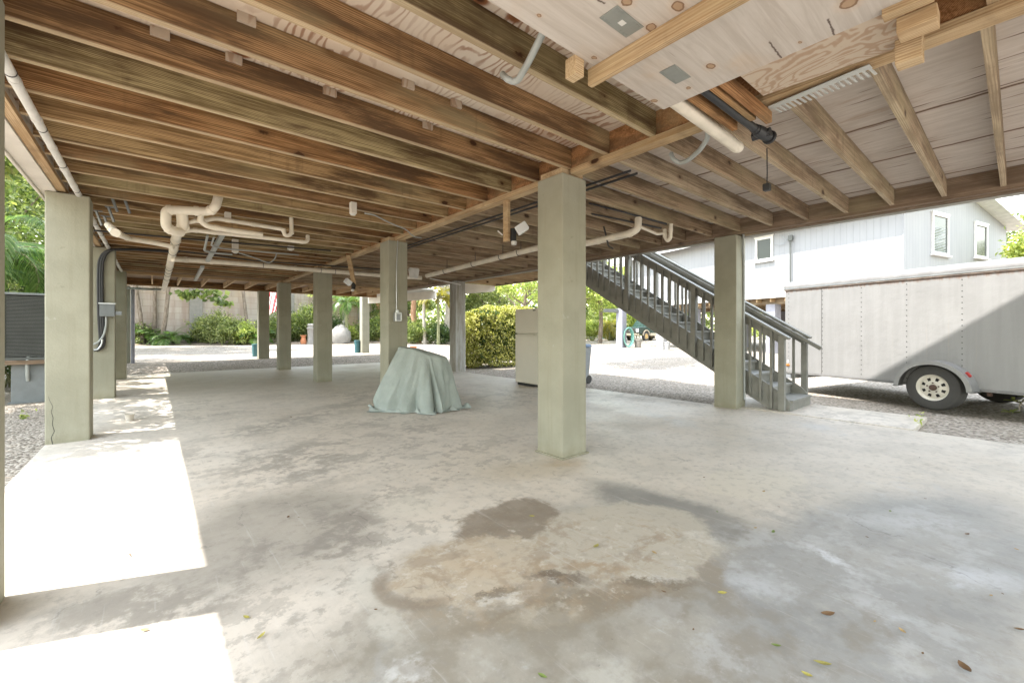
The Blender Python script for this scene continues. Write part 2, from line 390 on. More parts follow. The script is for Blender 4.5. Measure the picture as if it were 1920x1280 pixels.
# worn patches with crisp flaky edges
pt = n.math('ADD', n.math('MULTIPLY', f1, .7), n.math('MULTIPLY', f2, .3))
zone = n.noise(n.mapv(v, (1,1,1), (3,8,0)), .33, 2)
c = n.mix(n.math('MULTIPLY', n.math('MULTIPLY', n.ss(pt, .515, .545), n.ss(zone, .46, .58)), .42), c, (.27,.245,.21))
c = n.mix(n.math('MULTIPLY', n.ss(n.noise(n.mapv(v, (1,1,1), (13,2,0)), 1.1, 7, .66), .55, .72), .4), c, (.53,.49,.43))
def blob(c, x1, y1, x2, y2, wd, col, strg, lo, hi, flake=0.0):
    a, b = G(x1, y1), G(x2, y2); ce = (a+b)/2; mid = ((x1+x2)/2, (y1+y2)/2)
    ce = G(*mid) if wd > 60 else ce
    u = (b-a)/2; q = (G(mid[0], mid[1]-wd) - G(mid[0], mid[1]+wd))/2
    det = u.x*q.y - u.y*q.x
    r1 = (q.y/det, -q.x/det, 0); r2 = (-u.y/det, u.x/det, 0)
    p = n('ShaderNodeVectorMath', {0: vw, 1: (ce.x, ce.y, 0)}, operation='SUBTRACT')
    d1 = n('ShaderNodeVectorMath', {0: p, 1: r1}, operation='DOT_PRODUCT', out='Value')
    d2 = n('ShaderNodeVectorMath', {0: p, 1: r2}, operation='DOT_PRODUCT', out='Value')
    d = n('ShaderNodeVectorMath', {0: n.comb(d1, d2, 0.0)}, operation='LENGTH', out='Value')
    m = n.math('MULTIPLY', n.ss(d, hi, lo), strg)
    if flake: m = n.math('MULTIPLY', m, n.ss(pt, .47-flake*.02, .53))
    m = n.math('MULTIPLY', m, n.math('ADD', .55, n.math('MULTIPLY', f1, .75)))
    return n.mix(m, c, tuple(min(.75, 1.06*k) for k in col))
for a in [
    (560,1200,1950,1180,215,(.245,.225,.185),.95,.7,1.12), (900,1020,1500,1000,115,(.29,.27,.235),.6,.6,1.15), (1330,1060,2050,1030,165,(.285,.281,.272),.95,.66,1.12),
    (250,1060,760,930,95,(.25,.228,.192),.8,.5,1.15), (150,716,900,690,26,(.34,.30,.225),.6,.55,1.25), (200,720,640,700,16,(.31,.265,.19),.6,.3,1.2), (480,705,800,690,14,(.31,.265,.18),.6,.3,1.2),  # broad far band mixes dirt with shade put into its colour
    (400,885,690,850,48,(.27,.245,.21),.75,.4,1.2,1), (420,1060,760,960,62,(.235,.21,.18),.8,.5,1.15,1),
    (40,1165,470,1130,55,(.25,.225,.19),.75,.5,1.15,1), (340,832,650,768,15,(.28,.255,.22),.7,.3,1.2,1),
    (540,780,760,735,14,(.31,.285,.245),.55,.3,1.2,1), (620,1160,830,1110,40,(.27,.245,.205),.7,.3,1.2),
    (650,1060,770,1165,70,(.52,.49,.43),.85,.3,1.15), (690,960,840,930,26,(.52,.475,.40),.7,.3,1.15), (1310,902,1515,900,32,(.55,.50,.41),.6,.85,1.0),
    (1080,900,1470,1020,38,(.20,.19,.17),.95,.5,1.1), (1280,1040,1400,1115,40,(.24,.20,.15),.85,.4,1.1),
    (690,1085,1390,1018,98,(.25,.21,.155),.38,.80,1.02), (740,1150,1330,1100,22,(.235,.19,.135),.6,.4,1.1), (825,990,1065,962,46,(.20,.16,.118),.9,.8,1.0),
    (738,1072,1060,1050,66,(.43,.365,.28),.97,.84,1.0), (985,1008,1352,1012,84,(.42,.375,.305),.97,.86,1.0),
    (700,1060,740,1150,10,(.22,.17,.12),.0,.3,1.1), (780,1040,980,1065,28,(.41,.30,.19),.35,.2,1.2,1),
    (960,1065,1250,1075,12,(.30,.215,.13),.8,.3,1.2,1), (1090,1020,1290,1060,30,(.33,.28,.22),.55,.2,1.2,1),
    (965,1082,1130,1092,16,(.11,.08,.055),.95,.4,1.15), (1110,1100,1330,1094,11,(.13,.10,.065),.9,.4,1.15), (860,1125,990,1100,9,(.15,.12,.085),.85,.4,1.15),
    (745,1185,1340,1096,30,(.205,.165,.115),.85,.4,1.1), (1265,985,1362,1030,20,(.56,.54,.49),.6,.3,1.1,1),
    (800,1150,1010,1105,8,(.50,.475,.43),.7,.3,1.2,1), (1200,1085,1300,1090,10,(.50,.475,.43),.6,.3,1.2,1),
    (920,1160,1120,1140,22,(.43,.385,.31),.7,.3,1.1), (700,1262,980,1225,42,(.58,.575,.56),.9,.4,1.1,1),
    (690,1290,740,1215,60,(.30,.29,.27),.5,.3,1.1), (1040,1250,1250,1270,40,(.46,.44,.39),.6,.2,1.2),
    (1490,1018,1650,1088,9,(.60,.61,.64),.8,.2,1.3), (1560,960,1930,1010,26,(.47,.47,.475),.7,.2,1.2,1),
    (1660,1075,1930,1090,30,(.52,.53,.56),.75,.2,1.2,1), (1370,1085,1500,1115,28,(.48,.485,.50),.6,.2,1.2),
    (1560,1120,1740,1170,22,(.52,.53,.55),.6,.2,1.2,1), (1510,1050,1800,1170,18,(.29,.285,.28),.6,.2,1.2),
    (1200,775,1330,800,12,(.55,.54,.51),.65,.2,1.2,1), (1470,790,1640,820,10,(.52,.51,.49),.6,.2,1.2,1),  # pale blobs paint the reflection of the bright yard onto the floor
    (880,885,1120,875,20,(.45,.37,.26),.5,.3,1.2), (1000,868,1110,866,10,(.36,.26,.15),.5,.3,1.2)]:
    c = blob(c, *a)
# mottled rust and lime inside the old puddle, cloudy wear in front of it
def region(x1, y1, x2, y2, wd, lo, hi):
    a, b = G(x1, y1), G(x2, y2); mid = ((x1+x2)/2, (y1+y2)/2); ce = G(*mid); u = (b-a)/2; q = (G(mid[0], mid[1]-wd) - G(mid[0], mid[1]+wd))/2
    det = u.x*q.y - u.y*q.x; p = n('ShaderNodeVectorMath', {0: vw, 1: (ce.x, ce.y, 0)}, operation='SUBTRACT')
    d1 = n('ShaderNodeVectorMath', {0: p, 1: (q.y/det, -q.x/det, 0)}, operation='DOT_PRODUCT', out='Value'); d2 = n('ShaderNodeVectorMath', {0: p, 1: (-u.y/det, u.x/det, 0)}, operation='DOT_PRODUCT', out='Value')
    return n.ss(n('ShaderNodeVectorMath', {0: n.comb(d1, d2, 0.0)}, operation='LENGTH', out='Value'), hi, lo)
rg_ = region(715, 1075, 1370, 1015, 92, .75, 1.0)
mt1 = n.noise(n.mapv(v, (1,1,1), (31,7,0)), 5.5, 8, .72, .6); mt2 = n.noise(n.mapv(v, (1,1,1), (3,17,0)), 2.6, 7, .7, .4); mt3 = n.noise(n.mapv(v, (1,1,1), (9,27,0)), 11, 6, .7)
c = n.mix(n.math('MULTIPLY', n.math('MULTIPLY', n.ss(mt1, .50, .60), rg_), .55), c, (.33,.25,.165))
c = n.mix(n.math('MULTIPLY', n.math('MULTIPLY', n.ss(mt2, .53, .60), rg_), .50), c, (.27,.205,.14))
c = n.mix(n.math('MULTIPLY', n.math('MULTIPLY', n.ss(mt3, .55, .66), rg_), .50), c, (.60,.56,.49))
rf = region(500, 1240, 1900, 1200, 160, .6, 1.1); cl_ = n.noise(n.mapv(v, (1,1,1), (5,1,0)), 3.4, 7, .62)
c = n.mix(n.math('MULTIPLY', n.math('MULTIPLY', n.ss(cl_, .47, .60), rf), .60), c, (.22,.19,.145))
c = n.mix(n.math('MULTIPLY', n.math('MULTIPLY', n.ss(cl_, .46, .33), rf), .50), c, (.44,.42,.375))
rs = region(1250, 1050, 2000, 1000, 190, .6, 1.1); cs_ = n.noise(n.mapv(v, (1,1,1), (15,11,0)), 2.2, 8, .7)
c = n.mix(n.math('MULTIPLY', n.math('MULTIPLY', n.ss(cs_, .50, .60), rs), .45), c, (.48,.478,.48))
c = n.mix(n.math('MULTIPLY', n.math('MULTIPLY', n.ss(cs_, .46, .36), rs), .45), c, (.22,.217,.21))
# arc-shaped rust mark left by a round pot
ce = G(800, 1080); pz = n('ShaderNodeVectorMath', {0: n.vadd(v, n.vscale(nz2, .06)), 1: (ce.x, ce.y, 0)}, operation='SUBTRACT')
rr = n('ShaderNodeVectorMath', {0: pz}, operation='LENGTH', out='Value')
rad = (G(712, 1090) - ce).length
aw = n.sep(pz); ang = n('ShaderNodeMath', {0: aw[1], 1: aw[0]}, operation='ARCTAN2')
dirv = (G(735, 1130) - ce).normalized()
side = n('ShaderNodeVectorMath', {0: n('ShaderNodeVectorMath', {0: pz}, operation='NORMALIZE'), 1: tuple(dirv)}, operation='DOT_PRODUCT', out='Value')
ring = n.math('MULTIPLY', n.ss(n.math('ABSOLUTE', n.math('SUBTRACT', rr, rad)), .055, .015), n.ss(side, .25, .6))
c = n.mix(n.math('MULTIPLY', n.math('MULTIPLY', ring, n.math('ADD', .3, f1)), .75), c, (.20,.155,.11))
# fine speckle, hairline cracks
c = n.mix(n.math('MULTIPLY', n.ss(f2, .50, .66), .34), c, (.24,.215,.185))
c = n.mix(n.math('MULTIPLY', n.ss(n.noise(v, 55, 3, .6), .6, .8), .25), c, (.60,.57,.52))
spk = n.voro(n.vadd(v, n.vscale(nz2, .3)), 7, out='Distance'); c = n.mix(n.math('MULTIPLY', n.ss(spk, .05, .03), .5), c, (.12,.10,.08))
ck = n.voro(n.vadd(v, n.vscale(nz1, .8)), .23, feature='DISTANCE_TO_EDGE')
c = n.mix(n.math('MULTIPLY', n.math('MULTIPLY', n.ss(ck, .0020, .0008), n.ss(f1, .5, .6)), .4), c, (.13,.115,.10))
scr = n.noise(n.mapv(v, (34, 1.6, 1), (0,0,0), (0,0,R(24))), 1.0, 4, .7); c = n.mix(n.math('MULTIPLY', n.ss(scr, .58, .75), .30), c, (.60,.58,.55)); c = n.mix(n.math('MULTIPLY', n.ss(scr, .40, .28), .25), c, (.25,.23,.20))
# expansion joints
sx, sy, sz_ = n.sep(v)
jx = n.math('ABSOLUTE', n.math('SUBTRACT', sy, 6.86)); 
# trowelled wet-look sheen towards the right side
sheen = n.math('MULTIPLY', n.ss(sx, 2.6, 5.5), n.ss(n.noise(v, .8, 4), .3, .6))
rough = n.math('SUBTRACT', n.math('ADD', .52, n.math('MULTIPLY', f1, .2)), n.math('MULTIPLY', sheen, .22))
MAT['slab'] = n.end(c, rough, n.bump(n.math('ADD', f2, n.math('MULTIPLY', pt, 1.4)), .22, .006), spec=.42)
mb = MB().prism([(-.9,-6), (7.12,-6), (7.10,2.0), (7.06,6), (7.0,11.2), (6.9,15.8), (-.9,15.8)], 'z', -.14, 0)
o = mb.build('concrete_floor', 'slab'); tag(o, 'stained grey and beige concrete floor slab of the carport', 'floor', kind='structure')
o = MB().box(7.115, 8.28, .83, 3.3, -.14, .012).build('concrete_pad', 'slab', bevel=.008)
tag(o, 'small raised concrete pad under the foot of the stairs', 'pad', kind='structure')

# ================================================================== columns
S = .345
def column(x, y, zb, label, h=2.72, mat='column', s=S):
    t = thing('concrete_column', label, 'column', (x+s/2, y+s/2, zb), 0, 'square columns carrying the house', 'thing')
    MB().box(x, x+s, y, y+s, zb-.1, h).build('shaft', mat, t, bevel=.012)
    return t
cL1 = column(-.872, 2.655, 0, 'column sliver cut off by the left edge of the photo')
cL2 = column(-.902, 6.683, 0, 'wide pale column at the left with a crack rising from its foot')
cL3 = column(-.902, 10.59, 0, 'left column carrying a small electrical box and looped cables')
cL4 = column(-.902, 14.5, 0, 'left column just behind the one with the electrical box')
cL5 = column(-.95, 18.3, .12, 'farthest left column with a pale pipe beside it', h=2.66)
cA = column(2.950, 2.774, 0, 'large foreground column in the middle of the carport')
cB = column(2.950, 6.69, 0, 'column behind the draped cover with a switch box on it')
cC = column(2.950, 10.70, 0, 'middle column whose top meets the long white drain pipe')
cD = column(2.950, 14.76, 0, 'narrow looking middle column right of the red striped flag')
cE = column(2.950, 18.1, .1, 'far middle column left of the red striped flag', h=2.70)
cR1 = column(6.93, 2.83, 0, 'dark column in front of the grey stairs')
cR2 = column(6.90, 10.85, -.05, 'weathered column beside the clipped hedge', mat='column_old')
cR3 = column(7.45, 19.8, .05, 'distant sunlit column in the yard under a pale beam', h=2.84)
# crack on the left column
pts = [OY(px, py, 6.6815) for px, py in [(98.8,834),(96,820),(102,808),(98,795),(99.5,783),(96,772),(99,762),(93,750),(91,744)]]
vs = []; 
for i, p in enumerate(pts):
    w_ = .0022*(1 - i/len(pts)) + .0007; vs += [(p.x-w_, 6.6815, p.z), (p.x+w_, 6.6815, p.z)]
o = rawmesh('crack', [tuple(Vector(q)-Vector(cL2.location)) for q in vs], [(2*i, 2*i+1, 2*i+3, 2*i+2) for i in range(len(pts)-1)], 'dark', cL2)
# dribble of dirt-free grout around foot of A
MB().prism([(2.93,2.755),(3.32,2.755),(3.32,3.14),(2.93,3.14)], 'z', 0.0, .018).build('base_grout', 'column', cA, bevel=.012)

# ================================================================== the raised house
H = thing('raised_house', 'raised timber house seen from below with bare floor joists overhead', 'house', (3.15, 6.0, 0), 0)
YF, YB = -2.6, 15.10
def joists(x0, x1, y0, sp, k0, k1, mat, z0=2.78, z1=2.978, th=.042):
    me = None
    for k in range(k0, k1):
        y = y0 + sp*k
        if me is None:
            m = MB().box(0, x1-x0, -th/2, th/2, 0, z1-z0); b = m.build('joist', mat, H, local=True); me = b
        else:
            b = me.copy(); COL.objects.link(b); b.parent = H
        b.location = Vector((x0, y + random.uniform(-.004,.004), z0 + random.uniform(-.003,.001))) - Vector(H.location)
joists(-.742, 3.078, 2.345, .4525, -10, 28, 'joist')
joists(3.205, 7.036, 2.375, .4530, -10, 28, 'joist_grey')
# floor decking
o = MB().box(-.95, 3.14, YF, YB, 2.98, 3.02).build('plywood_deck', 'ply_left', H)
o = MB().box(3.1405, 7.235, YF, YB, 2.981, 3.02).build('plywood_deck', 'ply_right', H)
# centre girder, with the flat strip below
MB().box(3.080, 3.140, YF, YB, 2.778, 2.9795).build('girder', 'orange', H)
MB().box(3.1425, 3.203, YF, YB, 2.779, 2.9795).build('girder', 'orange', H)
for a, b in ((YF, 2.772), (3.122, 6.688), (7.038, 10.698), (11.048, 14.758)):
    # lumber() grain runs along X, so build along X and turn
    t = MB().box(0, b-a, -.06, .06, 0, .052).build('ledger_strip', 'lumber', H, local=True, bevel=.003)
    t.location = Vector((3.115, a, 2.7245)) - Vector(H.location); t.rotation_euler = (0, 0, R(90))
# little blocks on top of the columns between girder and shaft
def cap(x, y): MB().box(x+.02, x+S-.02, y+.03, y+S-.03, 2.721, 2.7775).build('bearing_block', 'lumber', H)
for x, y in ((2.95,2.774),(2.95,6.69),(2.95,10.70),(2.95,14.76)): cap(x, y)
# rims
def along_y(name, mat, x, y0, y1, w_, z0, z1, bevel=.003):
    t = MB().box(0, y1-y0, -w_/2, w_/2, 0, z1-z0).build(name, mat, H, local=True, bevel=bevel)
    t.location = Vector((x, y0, z0)) - Vector(H.location); t.rotation_euler = (0, 0, R(90)); return t
along_y('rim_board', 'beam_grey', 7.085, YF, YB, .092, 2.74, 2.9795)
along_y('rim_board', 'beam_grey', 7.182, YF, YB, .092, 2.725, 2.9795)
along_y('fascia', 'trim_grey', 7.244, YF, YB, .026, 2.70, 3.05)
along_y('drip_trim', 'trim_grey', 7.270, YF, 11.0, .022, 2.735, 2.76)
along_y('rim_board', 'pale_board', -.882, YF, YB, .13, 2.722, 2.9795)
along_y('fascia', 'pale_board', -.960, YF, YB, .022, 2.70, 3.10)
along_y('ledger_strip', 'lumber', -.779, YF, YB, .07, 2.735, 2.7785)
# cross header over the back row and the back porch
def along_x(name, mat, x0, x1, y, w_, z0, z1, bevel=.003):
    t = MB().box(0, x1-x0, -w_/2, w_/2, 0, z1-z0).build(name, mat, H, local=True, bevel=bevel)
    t.location = Vector((x0, y, z0)) - Vector(H.location); return t
along_x('header_beam', 'lumber', -.95, 7.235, 15.155, .09, 2.724, 2.80)
along_x('header_beam', 'beam_grey', -.95, 7.235, 15.155, .085, 2.803, 2.98)
for k in range(13):
    along_y('joist', 'lumber', -.72 + .655*k, 15.203, 18.44, .04, 2.755, 2.93)
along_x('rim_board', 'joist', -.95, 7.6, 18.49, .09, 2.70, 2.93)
MB().box(-.95, 7.6, 15.2, 18.54, 2.935, 2.965).build('porch_deck', 'beam_grey', H)
# side porch that the stairs reach
for k in range(9):
    along_x('joist', 'lumber', 7.262, 8.555, 7.35 + .46*k, .04, 2.70, 2.90)
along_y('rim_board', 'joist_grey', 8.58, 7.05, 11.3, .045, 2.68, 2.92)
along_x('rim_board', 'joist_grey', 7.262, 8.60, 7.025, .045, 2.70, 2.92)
MB().box(7.26, 8.63, 7.0, 11.35, 2.925, 2.955).build('porch_deck', 'trim_grey', H)
t = MB().prism([(7.262,2.36),(8.50,2.50),(8.60,2.56),(8.60,2.70),(7.262,2.70)], 'y', 11.10, 11.17).build('fascia', 'pale_board', H, bevel=.01)
# pale fascia beam of the far porch
a, b = Vector((7.72, 19.75, 2.66)), Vector((8.62, 15.0, 2.66))
MB().bar(a, b, .06, .33).build('fascia', 'pale_board', H, bevel=.02)
MB().box(7.27, 8.6, 15.0, 19.7, 2.84, 2.88).build('porch_deck', 'trim_grey', H)
# plywood tabs left between joists and decking
for px, py in ((469,16),(443,97),(776,150),(868,187),(808,233),(300,62),(620,172),(985,262)):
    p = G(px, py, 2.945); kk = round((p.y-2.345)/.4525); yj = 2.345 + .4525*kk
    yy = yj - .023 if p.y < yj else yj + .023
    MB().box(p.x-.045, p.x+.045, min(yy, yy-.02 if yy < yj else yy+.02), max(yy, yy-.02 if yy < yj else yy+.02), 2.925, 2.979).build('shim_block', 'ply_fig', H)
# upper storey (never in the picture, but it casts the shade)
MB().box(-.90, 7.20, YF+.05, 10.9, 3.021, 5.2).build('wall', 'pale_board', H)
MB().box(-.95, 7.46, YF, 10.95, 5.2, 5.38).build('roof', 'trim_grey', H)

# ================================================================== boxed chase under the joists (upper right)
T = thing('plywood_chase', 'pinkish plywood panel box screwed under the joists with grey metal plates', 'panel', tuple(TLOC))
c1 = G(1234.6, 210, ZP); c2 = G(950, 0, ZP)
yE = (c1.y + c2.y)/2 + .01; xE_ = c1.x
MB().box(-.5, xE_, YF+.05, yE, ZP+.001, ZP+.017).build('panel', 'ply_chase', T)
for x in (-.4, .5, 1.4, xE_-.09): MB().box(x, x+.04, YF+.06, yE-.25, ZP+.0175, 2.776).build('hanger_board', 'lumber', T)
def yboard(name, mat, x, y0, y1, w_, z0, z1):
    t = MB().box(0, y1-y0, -w_/2, w_/2, 0, z1-z0).build(name, mat, T, local=True, bevel=.003); t.location = Vector((x, y0, z0)) - TLOC; t.rotation_euler = (0,0,R(90)); return t
def xboard(name, mat, x0, x1, y, w_, z0, z1):
    t = MB().box(0, x1-x0, -w_/2, w_/2, 0, z1-z0).build(name, mat, T, local=True, bevel=.003); t.location = Vector((x0, y, z0)) - TLOC; return t
p = G(1110, 166, ZP-.088)
yboard('batten', 'lumber', p.x-.018, YF+.05, p.y, .036, ZP-.088, ZP)
p = G(1092, 148, ZP-.08)
xboard('end_block', 'lumber', p.x-.075, p.x-.012, p.y+.015, .075, ZP-.086, ZP+.012)
for px, py, l, w_ in ((1166,42,.20,.095), (1266,140,.17,.09)):
    p = G(px, py, ZP)
    m = MB().box(p.x-l/2, p.x+l/2, p.y-w_/2, p.y+w_/2, ZP-.0025, ZP+.0005)
    for i in range(6):
        for j in (-1, 1): 
            x_, y_ = p.x + l*(.42 if i % 2 else -.42)*(1-.25*(i//2)), p.y + j*w_*.38
            m.lathe([(.0045, ZP-.0045), (.0045, ZP-.0026)], (x_, y_, 0), seg=8)
    o = m.build('mending_plate', 'plate', T)
    if py < 100: MB().box(p.x-.015, p.x+.018, p.y-.013, p.y+.013, ZP-.004, ZP-.0028).build('price_sticker', 'white_paint', o)
zs = ZP + .004
q = [G(1398,152,zs), G(1697,24,zs), G(1700,66,zs), G(1672,95,zs), G(1431,180,zs)]
q[0].x = q[1].x = xE_+.002
MB().prism([(a_.x, a_.y) for a_ in q], 'z', zs, zs+.018).build('side_strip', 'ply_fig', T)
p = G(1712, 118, 2.50); yboard('end_block', 'lumber', p.x, p.y-.035, p.y+.06, .085, 2.50, ZP+.003)
p = G(1742, 52, 2.55); yboard('end_block', 'lumber', p.x-.005, p.y-.03, p.y+.10, .11, 2.55, ZP+.003)
p = G(1715, 20, 2.58); yboard('end_block', 'lumber', p.x-.02, p.y-.06, p.y+.10, .06, 2.585, ZP+.003)

# ================================================================== stairs
ST = thing('staircase', 'grey painted wooden outside staircase climbing left to the porch', 'staircase', (7.77, 2.2, 0))
RISE, RUN = .1738, .276
SL = RISE/RUN
NX, FX = 7.32, 8.22
y0 = 2.20
nst = 17
def zl(y): return (y - y0)*SL + RISE           # nosing line
for x in (NX-.036, FX+.002):
    poly = [(y0+.005, 0.014), (y0+.30, 0.014), (y0+4.74, zl(y0+4.74)-.47), (y0+4.74, zl(y0+4.74)+.03), (y0+.12, zl(y0+.12)+.03), (y0+.005, zl(y0)-.03)]
    MB().prism(poly, 'x', x, x+.034).build('stringer', 'grey_paint_wood', ST, bevel=.003)
for k in range(nst-1):
    y = y0 + RUN*k; z = RISE*(k+1)
    MB().box(NX, FX, y-.025, y+RUN+.02, z-.038, z).build('tread', 'grey_paint_wood', ST, bevel=.004)
    MB().box(NX+.004, FX-.004, y+.003, y+.022, z-RISE+.002, z-.040).build('riser', 'grey_paint_wood', ST)
def rail_z(y): return zl(y) + .93
for side, x in (('n', NX-.036), ('f', FX+.036)):
    sg = -1 if side == 'n' else 1
    # balusters sit on the outside of the stringer
    yy = [2.30 + .1525*i for i in range(31)]
    for i, y in enumerate(yy):
        post = (i % 9 == 0)
        w_ = .085 if post else .036
        d_ = .075 if post else .034
        xa = x + sg*.001
        lo_ = max(.014, zl(y) - (.34 if post else .30)) if not (post and i == 0) else .014
        m = MB().box(min(xa, xa+sg*d_), max(xa, xa+sg*d_), y-w_/2, y+w_/2, lo_, rail_z(y)-.03)
        m.build('newel_post' if post else 'baluster', 'grey_paint_wood', ST, bevel=.003)
    ya, yb = 2.26, y0+4.70
    # side board and flat cap of the handrail
    xm = x + sg*.018
    MB().prism([(ya+.02, rail_z(ya)-.155), (yb, rail_z(yb)-.175), (yb, rail_z(yb)-.03), (ya+.02, rail_z(ya)-.03)], 'x', xm-sg*.055, xm-sg*.019).build('rail_board', 'grey_paint_wood', ST, bevel=.003)
    MB().bar((xm, ya-.05, rail_z(ya-.05)-.008), (xm, yb, rail_z(yb)-.008), .14, .036, (0,0,1)).build('handrail_cap', 'grey_paint_wood', ST, bevel=.004)
    if side == 'f':
        MB().bar((xm-.10, ya-.22, rail_z(ya-.22)-.07), (xm-.10, yb, rail_z(yb)-.07), .05, .06).build('grip_rail', 'grey_paint_wood', ST, bevel=.008)
# ================================================================== plumbing and fittings under the floor
def collar(pts, r, at, parent, mat='pvc', wd=.045, name='coupling'):
    """a slightly wider sleeve at fraction(s) `at` along the polyline"""
    P = [Vector(p) for p in pts]; seg = [(P[i+1]-P[i]).length for i in range(len(P)-1)]; L_ = sum(seg)
    for f in at:
        d = f*L_; i = 0
        while i < len(seg)-1 and d > seg[i]: d -= seg[i]; i += 1
        dr = (P[i+1]-P[i]).normalized(); c = P[i] + dr*d
        MB().tube([c-dr*wd/2, c+dr*wd/2], r*1.13, 14).build(name, mat, parent, smooth=True)
def run(t, pts, r, at=(), mat='pvc', sm=.12, name='pipe_run', rings=()):
    o = MB().tube(pts, r, 14, smooth_n=sm).build(name, mat, t, smooth=True)
    collar(pts, r, at, t, mat)
    for q in rings: collar(pts, r*.99, [q], t, 'black_pipe', .008, 'strap')
    return o
D = thing('drain_pipe', 'branching cream plastic drain pipes with a thick main hung below the joists', 'pipe', (.25, 6.3, 2.6))
main = [OY(341,398,6.35), OY(343,425,6.42), (.245,7.6,2.60), (.235,9.6,2.565), (.225,13.0,2.50), (.20,16.6,2.44)]
p0 = main[1]
run(D, main, .058, (.02,.10,.19,.27,.47,.52,.75), sm=.1, rings=(.2,.3,.5,.55,.6,.68))
run(D, [(.20,16.62,2.46), (-.15,16.7,2.46), (-.9,16.75,2.47)], .035, (.5,), 'conduit')
ye = 6.28
q = lambda px, py, y=ye: OY(px, py, y)
run(D, [q(405,384,6.22) + Vector((.03,.06,.12)), q(404,388,6.22), q(392,397), q(330,394), q(311,394), q(311,425,6.3), q(325,434,6.36), q(340,436,6.44)], .050, (.22,.36,.60,.85), sm=.09)
run(D, [q(377,398,6.30), q(376,414,6.34), q(388,424,6.36), q(420,430,6.4), q(492,440,6.45)], .032, (.12,.36), sm=.08)
run(D, [q(351,418,6.48), q(366,414,6.44), q(378,416,6.4)], .022, (.5,), sm=.04)
run(D, [q(382,414,6.55), q(405,409,6.55), q(440,415,6.6), q(531,430,6.6), q(534,441,6.6), q(541,442,6.6), q(547,437,6.6), q(546,409,6.65)], .026, (.2,.42,.7,.84), sm=.05)
run(D, [q(344,434,6.75), q(360,431,6.75), q(385,434,6.75), q(572,454,6.8), q(577,451,6.82), q(577,442,6.85)], .027, (.08,.2,.88), sm=.05)
run(D, [OX(203,422,-.38), OX(216,436,-.28), q(240,447,8.0), q(298,457,8.1), q(326,463,8.0)], .033, (.12,.22,.3,.78), sm=.1)
p1 = [(.24,9.75,2.50), OY(355,487,9.95), OY(460,495,9.95), OY(600,507,9.95), OY(712,516,9.95), OY(790,521,9.9)]
run(D, p1, .047, (.05,.13,.42,.66), sm=.1, rings=(.3,.52,.58,.84))
# supply line on the left edge
W1 = thing('water_pipe', 'white water pipe clipped along the left edge under the joists', 'pipe', (-.645, 5, 2.72))
wp = [(-.645,.4,2.722), (-.645,9.0,2.722), (-.645,14.9,2.72)]
run(W1, wp, .027, [.03+.042*i for i in range(23)], 'white_paint', 0, rings=[.045+.0625*i for i in range(15)])
# long sloping vent line of the right bay
V = thing('vent_pipe', 'long white drain pipe sloping past the big foreground column to a bent end', 'pipe', (4.85, 6, 2.55))
vp = [OX(800,517,4.85), OX(1010,464,4.85), OX(1060,460,4.85), OX(1105,455,4.85), OX(1180,438,4.85), OX(1196,430,4.85), OX(1197,410,4.90)]
run(V, vp, .047, (.55,.86,.95), sm=.10)
for f_ in ((.13), (.3), (.44), (.52)):
    i = vp[0].lerp(vp[1], f_/.6)
    MB().tube([i+Vector((-.055,0,.03)), i+Vector((-.05,0,-.035)), i+Vector((0,0,-.058)), i+Vector((.05,0,-.035)), i+Vector((.052,0,.26))], .006, 6, smooth_n=.03).build('hanger', 'black_pipe', V, smooth=True)
run(V, [OX(1197,424,4.9), OX(1232,439,5.3), OX(1246,437,5.5)], .018, sm=.02)
run(V, [OX(1246,430,5.5), OX(1247,445,5.5), OX(1252,452,5.5), OX(1257,446,5.5), OX(1258,420,5.5)], .026, (.2,.8), sm=.05)
MB().tube([OX(1132,425,4.85), OX(1136,440,4.83), OX(1141,462,4.82), OX(1150,466,4.85)], .012, 8, smooth_n=.05).build('hanger', 'rubber', V, smooth=True)
# thin white line to the corner of the hedge column
run(W2 := thing('white_conduit', 'thin white conduit running to the weathered column and down its edge', 'conduit', (7.0, 10.9, 2.6)), [OY(806,522,10.7), (6.95,10.83,2.62), (7.262,10.90,2.60), (7.27,10.90,0.0)], .013, mat='white_paint', sm=.03)
# galvanised conduits
K = thing('grey_conduit', 'bent grey conduit hooking down beside the plywood panel', 'conduit', (1.5, 1.7, 2.72))
run(K, [G(1040,15,2.74), G(1018,62,2.72), G(992,115,2.70), G(972,150,2.68), G(962,154,2.68), G(950,148,2.69), G(943,140,2.76)], .019, mat='conduit', sm=.05)
K = thing('grey_conduit', 'curved grey conduit looping under the centre beam near the valve', 'conduit', (3.3, 1.6, 2.7))
run(K, [G(1325,228,2.74), G(1328,258,2.69), G(1312,282,2.68), G(1290,301,2.67), G(1275,306,2.68), G(1263,300,2.71), G(1258,288,2.78)], .019, mat='conduit', sm=.06)
